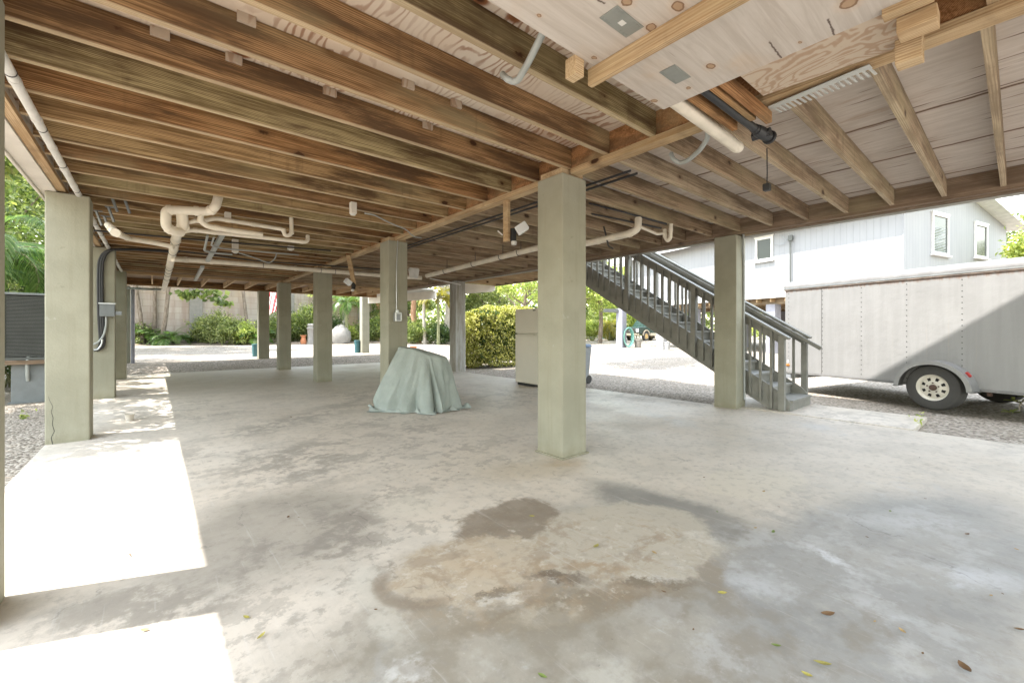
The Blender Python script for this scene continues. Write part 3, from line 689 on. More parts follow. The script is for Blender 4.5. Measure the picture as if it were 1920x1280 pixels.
# ducts on the ceiling behind the drain pipes
K = thing('grey_conduit', 'grey cable duct crossing the dark joists behind the drain pipes', 'conduit', (.9, 8, 2.7))
MB().bar(OY(418,438,7.6), OY(389,489,9.6), .06, .05).build('duct', 'conduit', K); MB().bar(OY(380,500,10.6), OY(366,525,13.2), .06, .05).build('duct', 'conduit', K)
run(K, [OY(389,442,7.6), OY(383,470,8.3), OY(400,474,8.5), OY(435,477,8.6)], .016, mat='conduit', sm=.06)
run(K, [OY(401,445,7.6), OY(396,460,8.1), OY(415,466,8.3), OY(560,478,8.6)], .012, mat='conduit', sm=.06)
def jbox(px, py, y, label, s=.09):
    p = OY(px, py, y); t = thing('junction_box', label, 'junction box', tuple(p))
    MB().box(p.x-s/2, p.x+s/2, p.y-s/2, p.y+s/2, p.z-.02, max(p.z+.03, 2.775)).build('housing', 'pale_board', t, bevel=.006)
    MB().lathe([(.03, p.z-.035), (.033, p.z-.021)], (p.x, p.y, 0), seg=14).build('lamp_socket', 'white_paint', t)
    return t
jbox(441,471,8.6,'pale junction box on the joists right of the grey duct')
jbox(545,466,8.6,'pale junction box on the joists above the long drain pipe', .1)
jbox(662,398,5.2,'white ceiling box ahead of the two light stands', .07)
jbox(427,410,6.7,'white ceiling box between the cream drain pipes', .07)
C_ = thing('loose_cable', 'loose grey cable swagging from the joists to the centre beam', 'cable', (2.6, 5.5, 2.75))
run(C_, [OY(684,400,5.2), OY(702,403,5.2), OY(735,420,5.45), OY(762,430,5.7), OY(775,444,5.9), OX(790,446,3.2)], .009, mat='conduit', sm=.2, name='cable')
C_ = thing('loose_cable', 'pale flexible cable drooping in a loop beside the long drain pipe', 'cable', (1.6, 8.7, 2.7))
run(C_, [OY(448,474,8.6), OY(480,484,8.7), OY(505,494,8.8), OY(516,485,8.8), OY(519,474,8.8)], .010, mat='conduit', sm=.2, name='cable')
# paired black lines
B_ = thing('refrigerant_lines', 'pair of black insulated lines running along the centre beam', 'pipe', (3.5, 5, 2.75))
for x in (3.50, 3.61): run(B_, [(x,2.4,2.755), (x,7.4,2.755)], .012, mat='black_pipe', sm=0)
B_ = thing('refrigerant_lines', 'black lines crossing the joists toward the column with the electrical box', 'pipe', (.5, 8.6, 2.72))
run(B_, [OY(176,432,8.2), OY(330,446,8.3), OY(620,470,8.5)], .013, mat='black_pipe', sm=0); run(B_, [OY(330,470,9.8), OY(480,489,9.8), OY(720,505,9.8)], .014, mat='black_pipe', sm=0)
B_ = thing('refrigerant_lines', 'black lines under the joists above the stairs side of the column', 'pipe', (5, 4, 2.72))
run(B_, [OX(1104,381,4.35), OX(1160,395,4.6), OX(1250,420,5.3)], .012, mat='black_pipe', sm=0); run(B_, [OX(1104,400,4.5), OX(1165,412,4.7), OX(1240,428,5.3)], .012, mat='black_pipe', sm=0)
for i, (px, py) in enumerate(((209,368),(233,372),(203,388),(180,395),(195,405))):
    p = OY(px, py, 6.9 + .15*i)
    o = MB().bar(p, p + Vector((.05,.03,-.17)), .035, .012).bar(p + Vector((-.03,0,0)), p + Vector((.06,0,.0)), .03, .012).build('metal_hanger', 'metal_box'); tag(o, 'dark metal hanger strap on the joists near the cracked column', 'hanger', 'metal straps dangling left of the drain pipes')

# cowl
p = OX(776, 508, 5.0)
T = thing('vent_cowl', 'ribbed white vent elbow hanging behind the switch box column', 'vent', tuple(p))
MB().lathe([(.105,-.17),(.108,-.16),(.128,-.02),(.138,.02),(.128,.06)], tuple(p), seg=24).build('cone', 'white_paint', T, smooth=True)
prof = []
for i in range(9): prof += [(.118-.004*i, .06+.02*i), (.108-.004*i, .07+.02*i)]
MB().lathe(prof, tuple(p), seg=24).build('ribbed_duct', 'white_paint', T)

# flood lights on timber stubs
def floodlight(t, p, ang):
    """p: fixing point; the lamp head points outwards"""
    R_ = Matrix.Rotation(ang, 3, 'Z')
    def w(*q): return Vector(p) + R_ @ Vector(q)
    MB().bar(w(0,0,-.07), w(0,0,.07), .085, .06).build('housing', 'dark', t, bevel=.008)
    MB().bar(w(.05,-.02,.03), w(.17,-.02,.11), .09, .10, (0,0,1)).build('lamp_head', 'lens', t, bevel=.012)
    MB().lathe([(.0,-.05),(.03,-.04),(.035,-.01),(.03,.0)], tuple(w(.02,0,-.075)), seg=14).build('sensor', 'white_paint', t, smooth=True)
p = OX(950, 383, 3.115)
T = thing('floodlight_stand', 'security floodlight on a short timber stub under the centre beam', 'floodlight', tuple(p))
MB().box(p.x-.02, p.x+.02, p.y-.043, p.y+.043, 2.25, 2.723).build('timber_stub', 'lumber', T, bevel=.003)
pb = Vector((p.x, p.y, 2.33)); floodlight(T, pb + Vector((.055,-.035,0)), R(-40))
MB().tube([pb+Vector((-.02,.05,0)), pb+Vector((-.06,.09,.05))], .008, 8).build('aerial', 'white_paint', T, smooth=True)
p = OX(653, 478, 3.0); e = OX(667, 549, 3.25)
T = thing('floodlight_stand', 'security floodlight on a leaning timber stick farther back', 'floodlight', tuple(p))
MB().bar(p + Vector((0,0,.0)), e, .09, .035).build('timber_stub', 'lumber', T, bevel=.003)
floodlight(T, e + Vector((-.07,-.06,.14)), R(190))

# bundle that leaves the chase
def bx(px, py, z): return G(px, py, z)
e1 = bx(1384, 277, 2.668); e0 = bx(1296, 200, 2.668)
V2 = thing('drain_stub', 'thick white capped pipe beside the plywood panel and valve', 'pipe', tuple(e1))
run(V2, [(1.6, e0.y, 2.67), (e1.x-.02, e1.y, 2.668)], .044, mat='pvc', sm=0)
MB().lathe([(.045,-.03),(.046,0),(.04,.03),(.02,.042)], (e1.x-.02, e1.y, 2.668), 'x', 18).build('end_cap', 'pvc', V2, smooth=True)
s0 = bx(1422, 247, 2.655)
V3 = thing('shutoff_valve', 'black pipe ending in a shut-off valve with a dangling pull box', 'valve', tuple(s0))
run(V3, [(1.6, s0.y+.01, 2.668), (s0.x-.03, s0.y, 2.657)], .027, (.985,), 'black_pipe', 0)
X_, Y_ = s0.x, s0.y
MB().tube([(X_-.04,Y_,2.657),(X_+.02,Y_-.005,2.655),(X_+.13,Y_-.02,2.65)], [.036,.043,.036], 14).build('valve_body', 'black_pipe', V3, smooth=True)
MB().tube([(X_+.055,Y_-.06,2.652),(X_+.055,Y_+.06,2.652)], .030, 14).build('bonnet', 'black_pipe', V3, smooth=True)
MB().lathe([(.045,-.012),(.05,0),(.045,.012)], (X_+.145,Y_-.022,2.648), 'x', 16).build('hand_wheel', 'black_pipe', V3, smooth=True)
w0 = bx(1438, 290, 2.60)
MB().tube([(w0.x,w0.y,2.65),(w0.x+.005,w0.y,2.46),(w0.x,w0.y,2.37)], .0045, 6).build('pull_wire', 'black_pipe', V3, smooth=True)
MB().box(w0.x-.026,w0.x+.026,w0.y-.024,w0.y+.024,2.315,2.37).build('pull_box', 'black_pipe', V3, bevel=.006)
for i, (px, py, h) in enumerate(((1378,240,.055),(1412,222,.05),(1442,224,.075))):
    e = bx(px, py, 2.66); L_ = e.x - 2.2
    o = MB().box(0, L_, -.019, .019, -h/2, h/2).build('timber_strip', 'orange', bevel=.003); o.location = (2.2, e.y, 2.668)
    tag(o, ['orange timber strip between the white and the black pipe', 'shortest orange timber strip behind the black pipe', 'orange timber strip nearest the figured plywood'][i], 'timber strip')
# notched metal strip
n0, n1 = bx(1448, 205, 2.70), bx(1636, 128, 2.70)
m = MB(); Ln = (n1-n0).length; m.box(0, Ln, .0, .055, 0, .004); k_ = 18
for i in range(k_):
    x = .012 + (Ln-.024)*i/(k_-1); m.box(x-.0065, x+.0065, -.095, .0, 0, .004)
o = m.build('notched_strip', 'trim_grey'); o.location = n0; d_ = (n1-n0).normalized(); o.rotation_euler = (0, 0, math.atan2(d_.y, d_.x))
if Vector((-d_.y, d_.x, 0)).x > 0: o.scale = (1, -1, 1)
tag(o, 'grey comb-like notched strip beside the plywood panel', 'metal strip')

# electrics on the columns
B = thing('electrical_box', 'grey weatherproof electrical box on the left column with cables', 'electrical box', (-.64, 10.58, 1.58))
c0 = OY(202, 581, 10.585)
MB().box(c0.x-.10, c0.x+.10, 10.485, 10.588, c0.z-.12, c0.z+.11).build('housing', 'metal_box', B, bevel=.008)
MB().box(c0.x-.115, c0.x+.115, 10.475, 10.486, c0.z+.10, c0.z+.125).build('lid', 'zinc', B, bevel=.004)
MB().box(c0.x+.10, c0.x+.19, 10.52, 10.588, c0.z-.09, c0.z-.02).build('outlet', 'bin_grey', B, bevel=.006)
Cb = thing('cable_bundle', 'thick black cable bundle with a loop running down the left column', 'cable', (-.75, 10.5, 1.6))
cb = lambda px, py, d=.04: OY(px, py, 10.59-d)
for dx in (0, .03, .055):
    o_ = Vector((dx, -.012*(dx > .02), .012*(dx > .04)))
    run(Cb, [OY(330,473,10.9)+o_, OY(260,468,10.75)+o_, cb(205,468,.10)+o_, cb(192,475)+o_, cb(185,490)+o_, cb(183.5,520)+o_, cb(184,560)+o_, cb(185,600)+o_, cb(188,640)+o_, cb(186,652)+o_, cb(176,658)+o_], .019, mat='black_pipe', sm=.3, name='cable')
run(Cb, [cb(199,594,.06), cb(199,612,.06), cb(194,630,.07), cb(184,642,.08), cb(174,646,.08)], .016, mat='conduit', sm=.2, name='cable')
run(Cb, [cb(192,636,.09), cb(191,645,.09), cb(184,655,.09), cb(176,656,.09)], .014, mat='zinc', sm=.2, name='cable')
Sw = thing('switch_box', 'grey outlet box with a thin conduit on the column behind the cover', 'switch box', (3.2, 6.68, 1.45))
c0 = OY(744, 594, 6.685)
MB().box(c0.x-.058, c0.x+.058, 6.615, 6.688, c0.z-.075, c0.z+.075).build('housing', 'zinc', Sw, bevel=.008)
MB().box(c0.x-.035, c0.x+.035, 6.608, 6.616, c0.z-.055, c0.z+.05).build('outlet_plate', 'bin_grey', Sw, bevel=.004)
MB().lathe([(.03,.075),(.03,.11),(.012,.125)], (c0.x-.01, 6.65, c0.z), seg=12).build('fitting', 'zinc', Sw)
run(Sw, [(c0.x-.012,6.672,c0.z+.1), (c0.x-.010,6.674,2.3), (c0.x+.012,6.674,2.72)], .008, mat='zinc', sm=.1, name='conduit')
Cv = thing('grey_conduit', 'grey conduit strapped to the side of the column at the stairs', 'conduit', (7.15, 2.82, 1.5))
run(Cv, [(7.12,2.8,2.74), (7.13,2.805,2.5), (7.17,2.815,2.3), (7.18,2.815,.9), (7.19,2.812,.12)], .016, mat='conduit', sm=.15, name='conduit')
Cp = thing('white_conduit', 'pale blue pipe standing beside the farthest left column', 'conduit', (-.52, 18.2, 1.2))
run(Cp, [(-.54,18.22,0.0), (-.54,18.22,2.6)], .05, mat='lav_post', sm=0)
# ================================================================== cover draped over something
def tarp():
    c = Vector((3.24, 6.02)); rt = Vector(RT); fw = Vector(FW)
    NA, NT = 220, 46
    # outline of the hem and of the top, in (lateral, depth) metres from c
    def outl(pts, a):
        # periodic interpolation of a radius given at angles (deg)
        a = math.degrees(a) % 360; k = len(pts)
        for i in range(k):
            a0, r0 = pts[i]; a1, r1 = pts[(i+1) % k]; 
            if i == k-1: a1 += 360
            if a0 <= a <= a1 or (i == k-1 and a + 360 <= a1):
                t = ((a if a >= a0 else a+360) - a0)/(a1-a0); t = t*t*(3-2*t); return r0*(1-t)+r1*t
        return pts[0][1]
    hem = [(0,.64),(20,.61),(45,.60),(90,.58),(135,.62),(165,.74),(185,.80),(205,.80),(235,.62),(262,.57),(285,.62),(300,.58),(320,.56),(342,.60)]
    top = [(0,.37),(30,.30),(60,.25),(90,.22),(130,.27),(165,.36),(180,.40),(200,.37),(235,.24),(270,.20),(310,.24),(340,.32)]
    folds = [(299,3.2,.17,1.0),(264,13,.15,.8),(234,18,.07,.9),(205,16,.035,.7),(178,10,.05,.8),(155,10,.06,.9),(335,16,.05,.8),(20,9,.06,.9),(50,8,.07,.9),(80,9,.07,.9),(110,9,.07,.9),(135,8,.06,.9)]
    rng = random.Random(5)
    vs = []
    for j in range(NT+1):
        t = j/NT
        for i in range(NA):
            a = 2*PI*i/NA; ad = math.degrees(a)
            r0, r1 = outl(top, a), outl(hem, a)*.93
            zt = .885 - .075*math.cos(a)          # ridge falls to the right
            if ad > 130 and ad < 230: zt += .0
            if t < .22:                            # top
                u = t/.22; r = r0*u; z = zt + .015 - .035*u*u + .02*math.sin(3*a)*u
                z = (.885 - .085*math.cos(a)*u) + .03*(1-u*u)
            elif t < .86:                          # sides
                u = (t-.22)/.64
                bul = .06*math.sin(PI*u) if 150 < ad < 290 else .03*math.sin(PI*u)
                if 165 < ad < 225: bul += .09*ss_(u, .3, .85)*(1-ss_(u,.85,1.0))
                r = r0 + (r1-r0)*(u**1.12) + bul*.6
                z = (.885 - .085*math.cos(a)) * (1-u) + .022*u - .0
                z = z if u > .08 else z - .02*math.sin(PI*u/.08)
                amp = (u**1.15)*(1.0 if True else 0)
                dr = 0
                for fa, fwid, dep, pw in folds:
                    dd = (ad - fa + 180) % 360 - 180
                    x = dd/fwid
                    dr += -dep*math.exp(-x*x)*amp + .6*dep*math.exp(-((dd-1.7*fwid)/(fwid*1.2))**2)*amp
                r += dr + (.020*math.sin(5.3*a+4*u+1)+.014*math.sin(13*a-5*u)*math.sin(4*u+a)+.010*math.sin(23*a+7*u))*min(1,u*2.2)
            else:                                  # hem lying on the floor
                u = (t-.86)/.14
                dr = 0
                for fa, fwid, dep, pw in folds:
                    dd = (ad - fa + 180) % 360 - 180
                    dr += -dep*math.exp(-(dd/fwid)**2) + .6*dep*math.exp(-((dd-1.7*fwid)/(fwid*1.2))**2)
                spread = .06 + .06*max(0, math.sin(2.0*a+1.0)) + .035*math.sin(9*a) + .03*math.sin(17*a+2)
                r = r1 + dr*(1-.3*u) + spread*u
                z = .022 - .012*u + .05*max(0, math.sin(11*a + 2*u)+.5*math.sin(23*a))*math.sin(PI*u) + (.055*u if 182 < ad < 200 else 0)
            lat, dep_ = r*math.cos(a), r*math.sin(a)
            p = c + rt*lat + fw*dep_*.82
            vs.append((p.x, p.y, max(z, .006)))
    fs = []
    for j in range(NT):
        for i in range(NA):
            a = j*NA+i; b = j*NA+(i+1) % NA; fs.append((a, b, b+NA, a+NA))
    n = N('quilted_cloth'); v = n.obj()
    q = n.noise(n.mapv(v, (30,30,30)), 1, 4, .6); q2 = n.voro(v, 42)
    col = n.mix(n.ss(n.noise(v, 4, 4), .3, .7), (.29,.325,.30), (.345,.38,.355))
    m = n.end(col, .9, n.bump(n.math('ADD', n.math('MULTIPLY', q, .6), q2), .45, .006), spec=.15)
    o = rawmesh('draped_cover', vs, fs, m, None, True)
    me = o.data; bm = bmesh.new(); bm.from_mesh(me); bmesh.ops.remove_doubles(bm, verts=bm.verts, dist=.0005); bmesh.ops.recalc_face_normals(bm, faces=bm.faces); bm.to_mesh(me); bm.free()
    s = o.modifiers.new('sub', 'SUBSURF'); s.levels = 1; s.render_levels = 1
    tag(o, 'pale green quilted cloth draped over a hidden object on the floor', 'cover')
tarp()

# ================================================================== refrigerator, bag, bin
Fr = thing('refrigerator', 'cream two-door refrigerator standing behind the big foreground column', 'refrigerator', (6.62, 7.0, 0))
MB().box(6.345, 6.92, 6.62, 7.37, .03, 1.69).build('cabinet', 'fridge', Fr, bevel=.01)
MB().box(6.285, 6.343, 6.615, 7.375, 1.165, 1.705).build('freezer_door', 'fridge', Fr, bevel=.012)
dr_ = MB().box(6.285, 6.343, 6.615, 7.375, .06, 1.145).build('door', 'fridge', Fr, bevel=.012)
MB().box(6.262, 6.284, 6.72, 7.33, 1.115, 1.14).build('handle', 'fridge', dr_, bevel=.004)
MB().box(6.279, 6.286, 6.70, 6.78, 1.652, 1.672).build('badge', 'dark', Fr)
MB().box(6.32, 6.88, 6.66, 7.33, 0, .055).build('plinth', 'dark', Fr)
m = MB(); rg = random.Random(3)
prof = [(.10,0),(.24,.02),(.27,.10),(.25,.2),(.17,.28),(.05,.34),(.03,.38)]
m.lathe(prof, (0,0,0), seg=22)
m.v = [(x*(1+.16*math.sin(5*math.atan2(y,x)+9*z)), y*(1+.16*math.cos(7*math.atan2(y,x)+5*z)), z) for x, y, z in m.v]
o = m.build('rubbish_bag', 'rubber', smooth=True); o.location = (6.80, 7.60, 0); o.scale = (.72,.72,.85); tag(o, 'black rubbish bag slumped beside the refrigerator', 'bag')
Bn = thing('wheelie_bin', 'grey wheeled rubbish bin with a blue lid half hidden by the big column', 'bin', (7.78, 6.93, -.05))
def taper(m, cx, cy, z0, z1, a0, b0, a1, b1):
    vs = []
    for z, a, b in ((z0,a0,b0),(z1,a1,b1)): vs += [(cx-a,cy-b,z),(cx+a,cy-b,z),(cx+a,cy+b,z),(cx-a,cy+b,z)]
    return m.add(vs, [(0,3,2,1),(4,5,6,7),(0,1,5,4),(1,2,6,5),(2,3,7,6),(3,0,4,7)])
taper(MB(), 7.78, 6.93, -.03, .82, .23, .25, .29, .31).build('body', 'bin_grey', Bn, bevel=.02)
taper(MB(), 7.78, 6.93, .825, .90, .31, .33, .27, .29).build('lid', 'bin_lid', Bn, bevel=.02)
for s in (-1, 1): MB().lathe([(.10,-.025),(.10,.025)], (8.02, 6.93+s*.24, .05), 'y', 16).build('wheel', 'rubber', Bn)
MB().bar((8.08,6.7,.80), (8.08,7.16,.80), .03, .03).build('handle', 'bin_grey', Bn)
# cup
p = G(243, 788); t = MB().lathe([(.038,0),(.052,.085),(.056,.09),(.05,.088),(.036,.012)], (0,0,0), seg=18).build('paper_cup', 'pale_board', smooth=True); t.location = (p.x, p.y, .001)
tag(t, 'small beige cup standing in the sunlit strip of floor', 'cup')

# ================================================================== air conditioner and steel box, left
A = thing('air_conditioner', 'dark grey louvred air conditioner unit behind the cracked column', 'air conditioner', (-1.6, 11.7, .6))
za, zb_ = OY(45,672,11.2).z, OY(45,551,11.2).z
ax0, ax1 = OY(7,600,11.2).x, -1.02
MB().box(ax0+.02, ax1-.02, 11.23, 12.1, za+.03, zb_-.03).build('coil_core', 'dark', A)
for x in [ax0 + (ax1-ax0)*i/4 for i in (0, 4)]: MB().box(x-.015, x+.015, 11.19, 11.235, za, zb_).build('corner_post', 'ac', A, bevel=.004)
m = MB()
k_ = 44
for i in range(k_):
    z = za+.04 + (zb_-za-.09)*i/(k_-1); m.bar((ax0,11.21,z), (ax1,11.21,z), .018, .011)
    m.bar((ax0+.005,11.2,z), (ax0+.005,12.1,z), .018, .011)
m.build('louvre_grille', 'ac', A)
MB().box(ax0-.02, ax1+.02, 11.17, 12.12, zb_-.02, zb_+.02).build('top_panel', 'metal_box', A, bevel=.01)
MB().box(ax0-.02, ax1+.02, 11.18, 12.12, za-.03, za+.02).build('base_pan', 'ac', A, bevel=.005)
P_ = thing('timber_platform', 'weathered timber platform carrying the air conditioner', 'platform', (-1.6, 11.7, -.05))
MB().box(-2.35, -.98, 11.12, 12.2, za-.10, za-.032).build('deck_boards', 'beam_grey', P_, bevel=.004)
for x in (-2.25, -1.08):
    for y in (11.2, 12.1): MB().box(x-.045, x+.045, y-.045, y+.045, -.1, za-.101).build('leg', 'beam_grey', P_)
Bx = thing('steel_box', 'bluish grey steel box with a strap handle on the gravel', 'box', (-1.3, 10.95, -.05))
b0, b1 = G(20,757,-.05), G(85,757,-.05)
zt_ = OY(50,680,b0.y).z
vs_ = MB(); taper(vs_, (b0.x-1.02)/2, b0.y+.15, -.05, zt_, (-1.02-b0.x)/2, .15, (-1.02-b0.x)/2, .13); vs_.build('body', 'metal_box', Bx, bevel=.008)
MB().box(b0.x-.03, -1.0, b0.y-.03, b0.y+.3, -.05, -.03).build('foot_flange', 'metal_box', Bx)
h0 = G(52,700,-.05); hx = OY(52,690,b0.y-.02)
MB().tube([(hx.x,b0.y+.0,hx.z-.22),(hx.x,b0.y-.05,hx.z-.1),(hx.x-.0,b0.y-.07,hx.z+.12),(hx.x+.01,b0.y-.03,hx.z+.2),(hx.x+.02,b0.y+.06,hx.z+.2)], .026, 10, smooth_n=.1).build('handle', 'conduit', Bx, smooth=True)

# ================================================================== cargo trailer
TA = math.atan2(.947, .322)
tr0 = G(1747, 768.5, 0)
Tr = thing('cargo_trailer', 'long white enclosed cargo trailer with rivets and rust parked on the gravel', 'trailer', (tr0.x, tr0.y, 0.0), TA)
u_ = Vector((math.cos(TA), math.sin(TA))); v_ = Vector((-u_.y, u_.x))
def tx(px, yl):     # local x where the pixel column cuts the trailer plane y=yl
    r = ray(px, HY); o = Vector((tr0.x, tr0.y)) + v_*yl
    M_ = Matrix(((r[0], -u_.x), (r[1], -u_.y))); s = M_.inverted() @ o; return s[1], s[0]
YS = -.18
XE, dE = tx(1472, YS)
def tz(px, py): x, d = tx(px, YS); return CZ + (HY-py)/F*d
zb0, zt0 = (tz(1490,700)+tz(1900,731))/2, (tz(1490,546)+tz(1900,503))/2
print('trailer', XE, zb0, zt0, tz(1490,700), tz(1900,731), tz(1490,546), tz(1900,503), tz(1480,534), tz(1900,483))
X0 = -2.9; YB_ = -2.1
n = N('trailer_skin'); v = n.obj(); s3 = n.sep(v)
wv = n.noise(n.mapv(v, (10,1,.8)), 1.0, 4, .6); nn = n.noise(v, 2.5, 5, .6)
c = n.mix(n.ss(wv, .35, .7), (.275,.273,.267), (.30,.298,.292))
top = n.math('MULTIPLY', n.ss(n.math('ADD', s3[2], n.math('MULTIPLY', n.noise(n.mapv(v, (16,1,1)), 1.0, 4, .7), .16)), zt0+.015, zt0+.085), .8)
c = n.mix(top, c, (.20,.10,.06))
dn = n.math('MULTIPLY', n.ss(n.noise(n.mapv(v, (22,1,.5)), 1.0, 3, .6), .6, .8), .3); c = n.mix(dn, c, (.36,.32,.27))
MAT['trailer'] = n.end(c, .45, n.bump(n.math('ADD', nn, n.math('MULTIPLY', n.noise(v, .9, 2), 2.0)), .35, .03), spec=.5)
n = N('trailer_roof'); v = n.obj()
c = n.mix(n.ss(n.noise(v, 5, 5, .6), .35, .65), (.17,.167,.162), (.215,.212,.207)); c = n.mix(n.math('MULTIPLY', n.ss(n.noise(v, 2.2, 6, .7), .62, .7), .8), c, (.09,.075,.06))
MAT['trailer_roof'] = n.end(c, .5, n.bump(n.noise(v, 7, 3), .3, .02), spec=.4)
MB().box(X0, XE, YB_, YS, zb0, zt0).build('body', 'trailer', Tr, local=True, bevel=.01)
MB().box(X0-.01, XE+.012, YB_-.012, YS+.012, zb0-.035, zb0+.004).build('bottom_rail', 'trailer_roof', Tr, local=True, bevel=.004)
MB().box(X0-.01, XE+.014, YB_-.014, YS+.014, zt0-.006, zt0+.02).build('top_rail', 'bark_rail', Tr, local=True, bevel=.004)
MB().box(X0-.01, XE+.018, YB_-.018, YS+.018, zt0+.0205, zt0+.05).build('top_rail', 'zinc', Tr, local=True, bevel=.004)
rp = [(YS+.02, zt0+.05)] + [(YS+.02-.13*(1-math.cos(R(a))), zt0+.05+.13*math.sin(R(a))) for a in range(15,91,15)] 
rp2 = [(YB_-.02+.13*(1-math.cos(R(a))), zt0+.05+.13*math.sin(R(a))) for a in range(90,-1,-15)]
MB().prism(rp + [( (YS+YB_)/2, zt0+.215)] + rp2, 'x', X0, XE+.01).build('roof', 'trailer_roof', Tr, local=True, smooth=True)
# rivets in rows, panel seams
m = MB()
cols = [1477.5, 1478.5] 
seams = [tx(px, YS)[0] for px in (1479, 1542, 1615, 1700, 1804, 1936)]
for x in seams:
    for i in range(19):
        z = zb0+.07 + (zt0-zb0-.14)*i/18
        m.lathe([(.0072, 0.001), (.0068, .004), (.003, .006)], (x, YS, z), 'y', 7)
o = m.build('rivets', 'dark', Tr, local=True); o['kind'] = 'stuff'
for x in seams[1:2]: MB().box(x+.012, x+.016, YS+.0005, YS+.0035, zb0+.01, zt0-.015).build('panel_seam', 'dark', Tr, local=True)
x, d = tx(1483, YS); MB().box(XE-.10, XE-.03, YS, YS+.015, zb0+.12, zb0+.155).build('side_marker', 'amber', Tr, local=True, bevel=.004)
MB().box(XE-.085, XE-.045, YS, YS+.006, zb0+.18, zb0+.24).build('sticker', 'white_paint', Tr, local=True)
# wheels: tyre, rim with eight openings, hub
def wheel(yc, sgn):
    w_ = MB().lathe([(.20,-.10),(.27,-.112),(.325,-.10),(.348,-.06),(.352,0),(.348,.06),(.325,.10),(.27,.112),(.20,.10)], (0, yc, .345), 'y', 48, False).build('tyre', 'rubber', Tr, local=True, smooth=True)
    m = MB(); NA = 96; rings = [(.045,.07),(.085,.075),(.105,.07),(.150,.06),(.172,.05),(.192,.062),(.205,.085),(.213,.10)]
    vs = [(r*math.cos(2*PI*k/NA), yc + sgn*h, .345 + r*math.sin(2*PI*k/NA)) for r, h in rings for k in range(NA)]
    fs = []
    for i in range(len(rings)-1):
        for k in range(NA):
            if i == 2 and (k % 12) in (3,4,5,6,7): continue
            a = i*NA+k; b = i*NA+(k+1) % NA; fs.append((a, b, b+NA, a+NA))
    m.add(vs, fs); rm = m.build('rim', 'rim_white', w_, local=True, smooth=True)
    MB().lathe([(.20, yc+sgn*.02), (.20, yc+sgn*.021)], (0, 0, .345), 'y', 32).build('drum', 'dark', w_, local=True)
    h = MB().lathe([(.047, yc+sgn*.06), (.045, yc+sgn*.09), (.032, yc+sgn*.115), (.025, yc+sgn*.118)], (0,0,.345), 'y', 20)
    for k in range(5): h.lathe([(.010, yc+sgn*.07), (.010, yc+sgn*.092)], (.072*math.cos(2*PI*k/5+.3), 0, .345+.072*math.sin(2*PI*k/5+.3)), 'y', 8)
    h.build('hub', 'rust', w_, local=True)
    rr_ = [(.2135, yc+sgn*.094), (.2165, yc+sgn*.10), (.2145, yc+sgn*.104)]
    return w_
wheel(-.11, 1); wheel(YB_+.05, -1)
MB().bar((0,YB_,.345),(0,-.2,.345), .06, .06).bar((-.45,-.4,.5),(.45,-.4,.5), .07, .06).build('axle', 'rust', Tr, local=True)
# fender: arched band with a rolled lip
arc = [(math.cos(R(a))*.455, .32+math.sin(R(a))*.425) for a in range(0,181,6)]
arc = [(.485, zb0-.03)] + arc[0:] + [(-.485, zb0-.03)]
k = len(arc); vs = []
for x, z in arc: 
    n_ = Vector((x, z-.35)).normalized()*.012
    vs += [(x, YS-.002, z), (x, .04, z), (x+n_.x, .04, z+n_.y), (x+n_.x, YS-.002, z+n_.y)]
fs = []
for i in range(k-1):
    for j in range(4): fs.append((i*4+j, i*4+(j+1) % 4, (i+1)*4+(j+1) % 4, (i+1)*4+j))
MB().add(vs, fs).build('fender', 'trailer_roof', Tr, local=True, smooth=True)
vs = []
for x, z in arc:
    n_ = Vector((x, z-.35)).normalized()
    for s_, yy_ in ((-.045,.036),(-.045,.048),(.014,.048),(.014,.036)): vs.append((x+n_.x*s_, yy_, z+n_.y*s_))
MB().add(vs, fs).build('fender_lip', 'trailer', Tr, local=True)
a_ = R(146); MB().box(-.04,.04,-.02,.02,-.015,.02).build('fender_light', 'red', Tr, local=True, bevel=.006).location = (.455*math.cos(a_)*1.02, -.07, .32+.425*math.sin(a_)+.02)
bpy.data.objects['fender_light'].rotation_euler = (0, R(-55), 0)
vs = []
for x, z in arc[4:18][::-1]:
    n_ = Vector((x, z-.35)).normalized()*.02
    vs += [(x+n_.x*.7, YS+.0035, z+n_.y*.7), (x+n_.x*1.7, YS+.0035, z+n_.y*1.7)]
MB().bar((-.575,-.22,.33),(-.53,-.22,.33), .04, .10).build('step_bracket', 'rust', Tr, local=True)
MB().box(XE-.12, XE, YB_, YS, zb0-.14, zb0-.036).build('bumper_beam', 'bin_grey', Tr, local=True)

# ================================================================== neighbouring house
NC = BX(1694, 13.9, 0); NCg = gz(NC.x, NC.y)
NA_ = R(75.6)
Nb = thing('white_stilt_house', 'pale grey house on stilts with white framed windows across the yard', 'house', (NC.x, NC.y, 0), NA_)
uN = Vector((math.cos(NA_), math.sin(NA_))); vN = Vector((-uN.y, uN.x))
def nl(px, axis):     # local coordinate along face: axis 'x' = left face (y=0), 'y' = gable face (x=0)
    r = ray(px, HY); d_ = uN if axis == 'x' else -vN
    M_ = Matrix(((r[0], -d_.x), (r[1], -d_.y))); s = M_.inverted() @ Vector((NC.x, NC.y)); return s[1], s[0]
def nz(px, py, axis): return CZ + (HY-py)/F*nl(px, axis)[1]
n = N('siding_paint'); v = n.obj(); s3 = n.sep(v)
sx_ = n.math('ADD', s3[0], s3[1]); fr = n.math('ABSOLUTE', n.math('SUBTRACT', n.math('FRACT', n.math('MULTIPLY', sx_, 1/.203)), .5))
gr = n.ss(fr, .46, .49)
f = n.noise(n.mapv(v, (3,3,.6)), 1.0, 4, .6)
